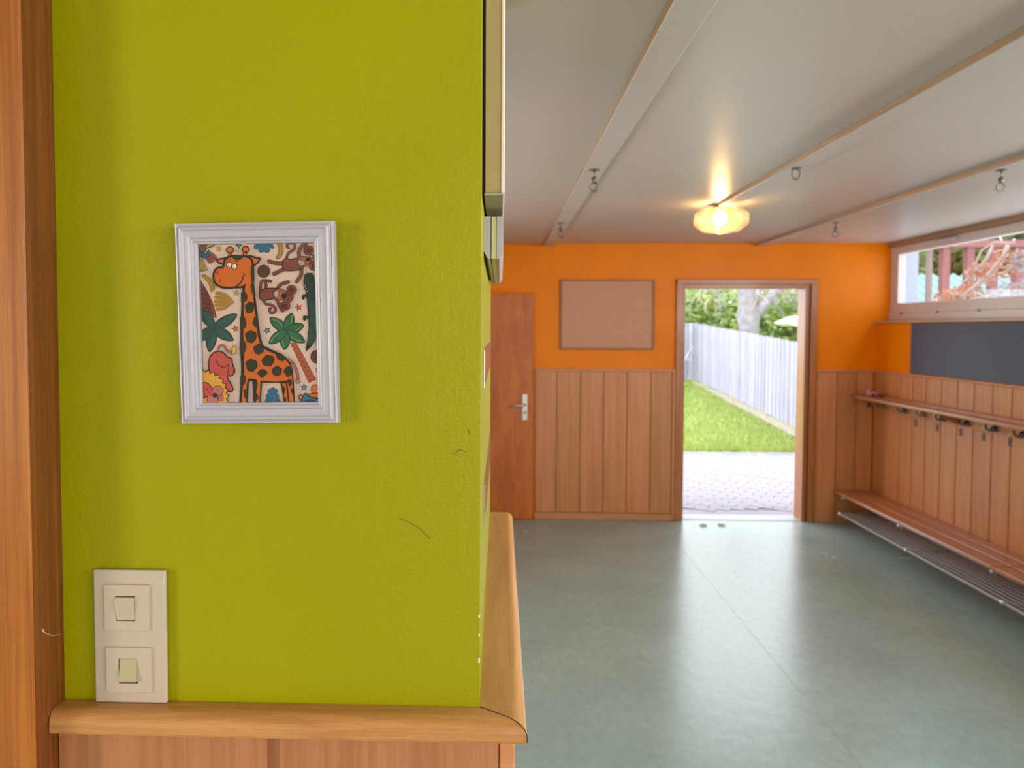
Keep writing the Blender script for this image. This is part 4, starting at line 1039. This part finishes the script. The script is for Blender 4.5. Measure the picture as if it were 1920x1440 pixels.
# bare tree
tree = thing('tree', 'bare forked tree with pale bark behind the fence', 'tree', (6.4, 20, 0))
bm = bmesh.new()
add_tube(bm, [(6.40, 20, -.05), (6.40, 20, 1.0), (6.39, 20, 1.6), (6.36, 20, 1.95), (6.33, 20, 2.3), (6.28, 20, 2.8), (6.15, 20, 3.6), (6.0, 20.1, 4.6)], [.28, .25, .24, .29, .22, .19, .16, .10], 12)
obj('trunk', bm, BARK, tree)
def limb(P, r0, r1, nm='branch'):
    bm = bmesh.new(); k = len(P); add_tube(bm, P, [r0 + (r1 - r0) * i / (k - 1) for i in range(k)], 8); return obj(nm, bm, BARK, tree)
limb([(6.42, 20, 1.85), (6.68, 20, 2.15), (6.95, 20, 2.5), (7.25, 19.95, 2.8), (7.5, 19.9, 3.4), (7.6, 19.8, 4.4)], .17, .07)
limb([(6.40, 20, 2.1), (6.55, 20, 2.5), (6.72, 20, 3.0), (6.8, 20, 4)], .13, .07)
limb([(6.30, 20, 2.8), (6.0, 19.9, 3.1), (5.7, 19.8, 3.0), (5.5, 19.8, 2.6)], .07, .02)
limb([(7.2, 20, 2.8), (7.5, 20, 2.75), (7.75, 19.9, 2.5), (7.85, 19.9, 2.1)], .06, .015)
rnd = random.Random(9)
TW = flat('yellow_catkin_twig', (.62, .50, .34), .8)
bm = bmesh.new(); bm2 = bmesh.new()
for k in range(150):
    x = rnd.uniform(5.0, 8.2); y = rnd.uniform(19, 21); z = rnd.uniform(2.4, 3.8)
    P = [(x, y, z)]
    for i in range(4):
        P.append((P[-1][0] + rnd.uniform(-.14, .14), P[-1][1] + rnd.uniform(-.05, .05), P[-1][2] - rnd.uniform(.02, .18)))
    add_tube(bm if k % 3 else bm2, P, [.014, .012, .010, .008, .005], 4)
obj('twigs', bm, BARK, tree, kind='stuff'); obj('catkins', bm2, TW, tree, kind='stuff')
# white awning far behind
t = thing('awning', 'small white sunlit awning behind the fence at the right of the doorway view', 'awning', (7.9, 22, 1.7))
bm = bmesh.new(); extrude_poly(bm, [(8.05, 1.83), (8.5, 2.02), (9.4, 2.02), (9.4, 1.75), (8.3, 1.74)], 'y', 22, 23); obj('canopy', bm, flat('white_canvas', (.9, .93, .9), .7), t)
bm = bmesh.new(); add_tube(bm, [(9.2, 22.5, 0), (9.2, 22.5, 1.76)], .04, 6); obj('pole', bm, WHITE, t)

# pergola outside the high window
MAR = wood('maroon_pergola_timber', '80504f', '6e4444', 'z', .7, 20, 12, .1, .4)
pg = thing('pergola', 'maroon-stained timber pergola outside the high window', 'pergola', (5.2, 8.5, 0))
for x in (5.34, 5.625, 5.905, 6.19, 6.475, 6.76): obj('pergola_post', box(x - .046, x + .046, 9.45, 9.54, 0, 2.64, .006), MAR, pg)
obj('pergola_beam', box(5.1, 8.2, 9.42, 9.57, 2.635, 2.715, .006), MAR, pg)
o = obj('end_post', box(5.13, 5.185, 9.46, 9.52, 0, 2.64, .006), flat('tan_end_post', (.17, .13, .115), .8), pg); o['label'] = 'narrow tan end post'
o = obj('infill_panel', box(6.30, 8.2, 9.60, 9.63, 0, 2.5, .006), flat('lilac_shade_panel', (.24, .22, .30), .7), pg); o['label'] = 'lilac-grey infill panel behind the posts'
TEAL = flat('pale_teal_sheet', (.15, .26, .255), .5)
sd = thing('shed', 'garden shed with a pale teal corrugated roof beyond the pergola', 'shed', (9, 13, 0))
bm = bmesh.new(); nn = 180; rows = []
pts = [(6.7 + 5.5 * k / nn, .03 * math.sin(k * 2 * math.pi / 6)) for k in range(nn + 1)]
for (yy, zz) in ((12.0, 1.75), (14.0, 2.62)):
    rows.append([bm.verts.new((p[0], yy, zz + p[1])) for p in pts]); rows.append([bm.verts.new((p[0], yy, zz + p[1] - .02)) for p in pts])
for k in range(nn):
    bm.faces.new((rows[0][k], rows[0][k + 1], rows[2][k + 1], rows[2][k])); bm.faces.new((rows[1][k], rows[3][k], rows[3][k + 1], rows[1][k + 1]))
    bm.faces.new((rows[0][k], rows[1][k], rows[1][k + 1], rows[0][k + 1])); bm.faces.new((rows[2][k], rows[2][k + 1], rows[3][k + 1], rows[3][k]))
obj('roof', bm, TEAL, sd)
obj('wall', box(6.9, 12.0, 12.2, 13.8, 0, 1.78), flat('grey_shed_wall', (.4, .4, .42), .8), sd)
sd.location = (9, 13, 0)
for ch_ in sd.children: pass
GW1, GW2 = leafm('olive_leaf', (.19, .24, .09)), leafm('dark_olive_leaf', (.11, .15, .07))
hedge([(9.2 + k * .8, 18.2 + .4 * (k % 2), 1.9 + .3 * (k % 3), 1.0, 1.1, 2.3) for k in range(8)], 16000, .16, [GW1, GW2, GW1], 'olive green bushes behind the teal-roofed shed', 6)
# vine with rust leaves
vine = thing('vine', 'twisting bare vine with rust-coloured leaves outside the high window', 'vine', (4.8, 7.8, 0))
VB = flat('pale_pink_vine_bark', (.40, .31, .29), .8)
def vt(P, r0, r1):
    bm = bmesh.new(); k = len(P); add_tube(bm, P, [r0 + (r1 - r0) * i / (k - 1) for i in range(k)], 8); obj('stem', bm, VB, vine)
vt([(4.8, 8.45, 0), (4.8, 8.35, 1.2), (4.8, 8.19, 1.99), (4.8, 7.9, 2.12), (4.8, 7.72, 2.22), (4.8, 7.56, 2.34), (4.8, 7.5, 2.45)], .035, .018)
vt([(4.8, 8.3, 1.7), (4.78, 8.3, 2.05), (4.8, 8.05, 2.2), (4.8, 7.88, 2.30), (4.8, 7.80, 2.36), (4.82, 7.76, 2.48)], .02, .012)
vt([(4.8, 7.8, 2.17), (4.8, 7.5, 2.2), (4.8, 7.35, 2.28), (4.8, 7.2, 2.22), (4.8, 7.15, 2.0)], .014, .008)
vt([(4.8, 8.1, 1.95), (4.8, 7.8, 1.98), (4.8, 7.5, 2.04), (4.8, 7.2, 2.1), (4.8, 6.9, 2.4)], .012, .008)
vt([(4.8, 7.95, 2.1), (4.8, 8.0, 2.3), (4.8, 7.9, 2.44), (4.8, 7.7, 2.5), (4.8, 7.4, 2.46)], .010, .007)
o = bush('vine_leaves', '', '', [(4.82, 8.15, 2.0, .12, .30, .12), (4.82, 7.95, 2.2, .1, .22, .14), (4.82, 7.6, 2.28, .12, .25, .14), (4.82, 8.45, 2.0, .1, .3, .10)], 420, .035, [RUST, RUST, RUST2], seed=8)
o.parent = vine; o.data.transform(Matrix.Translation(-vine.location)); o['kind'] = 'stuff'
o = bush('grey_leaves', '', '', [(4.85, 7.4, 2.0, .12, .4, .12), (4.85, 7.2, 2.3, .12, .3, .12)], 420, .035, [PALE, PALE, RUST2], seed=12)
o.parent = vine; o.data.transform(Matrix.Translation(-vine.location)); o['kind'] = 'stuff'
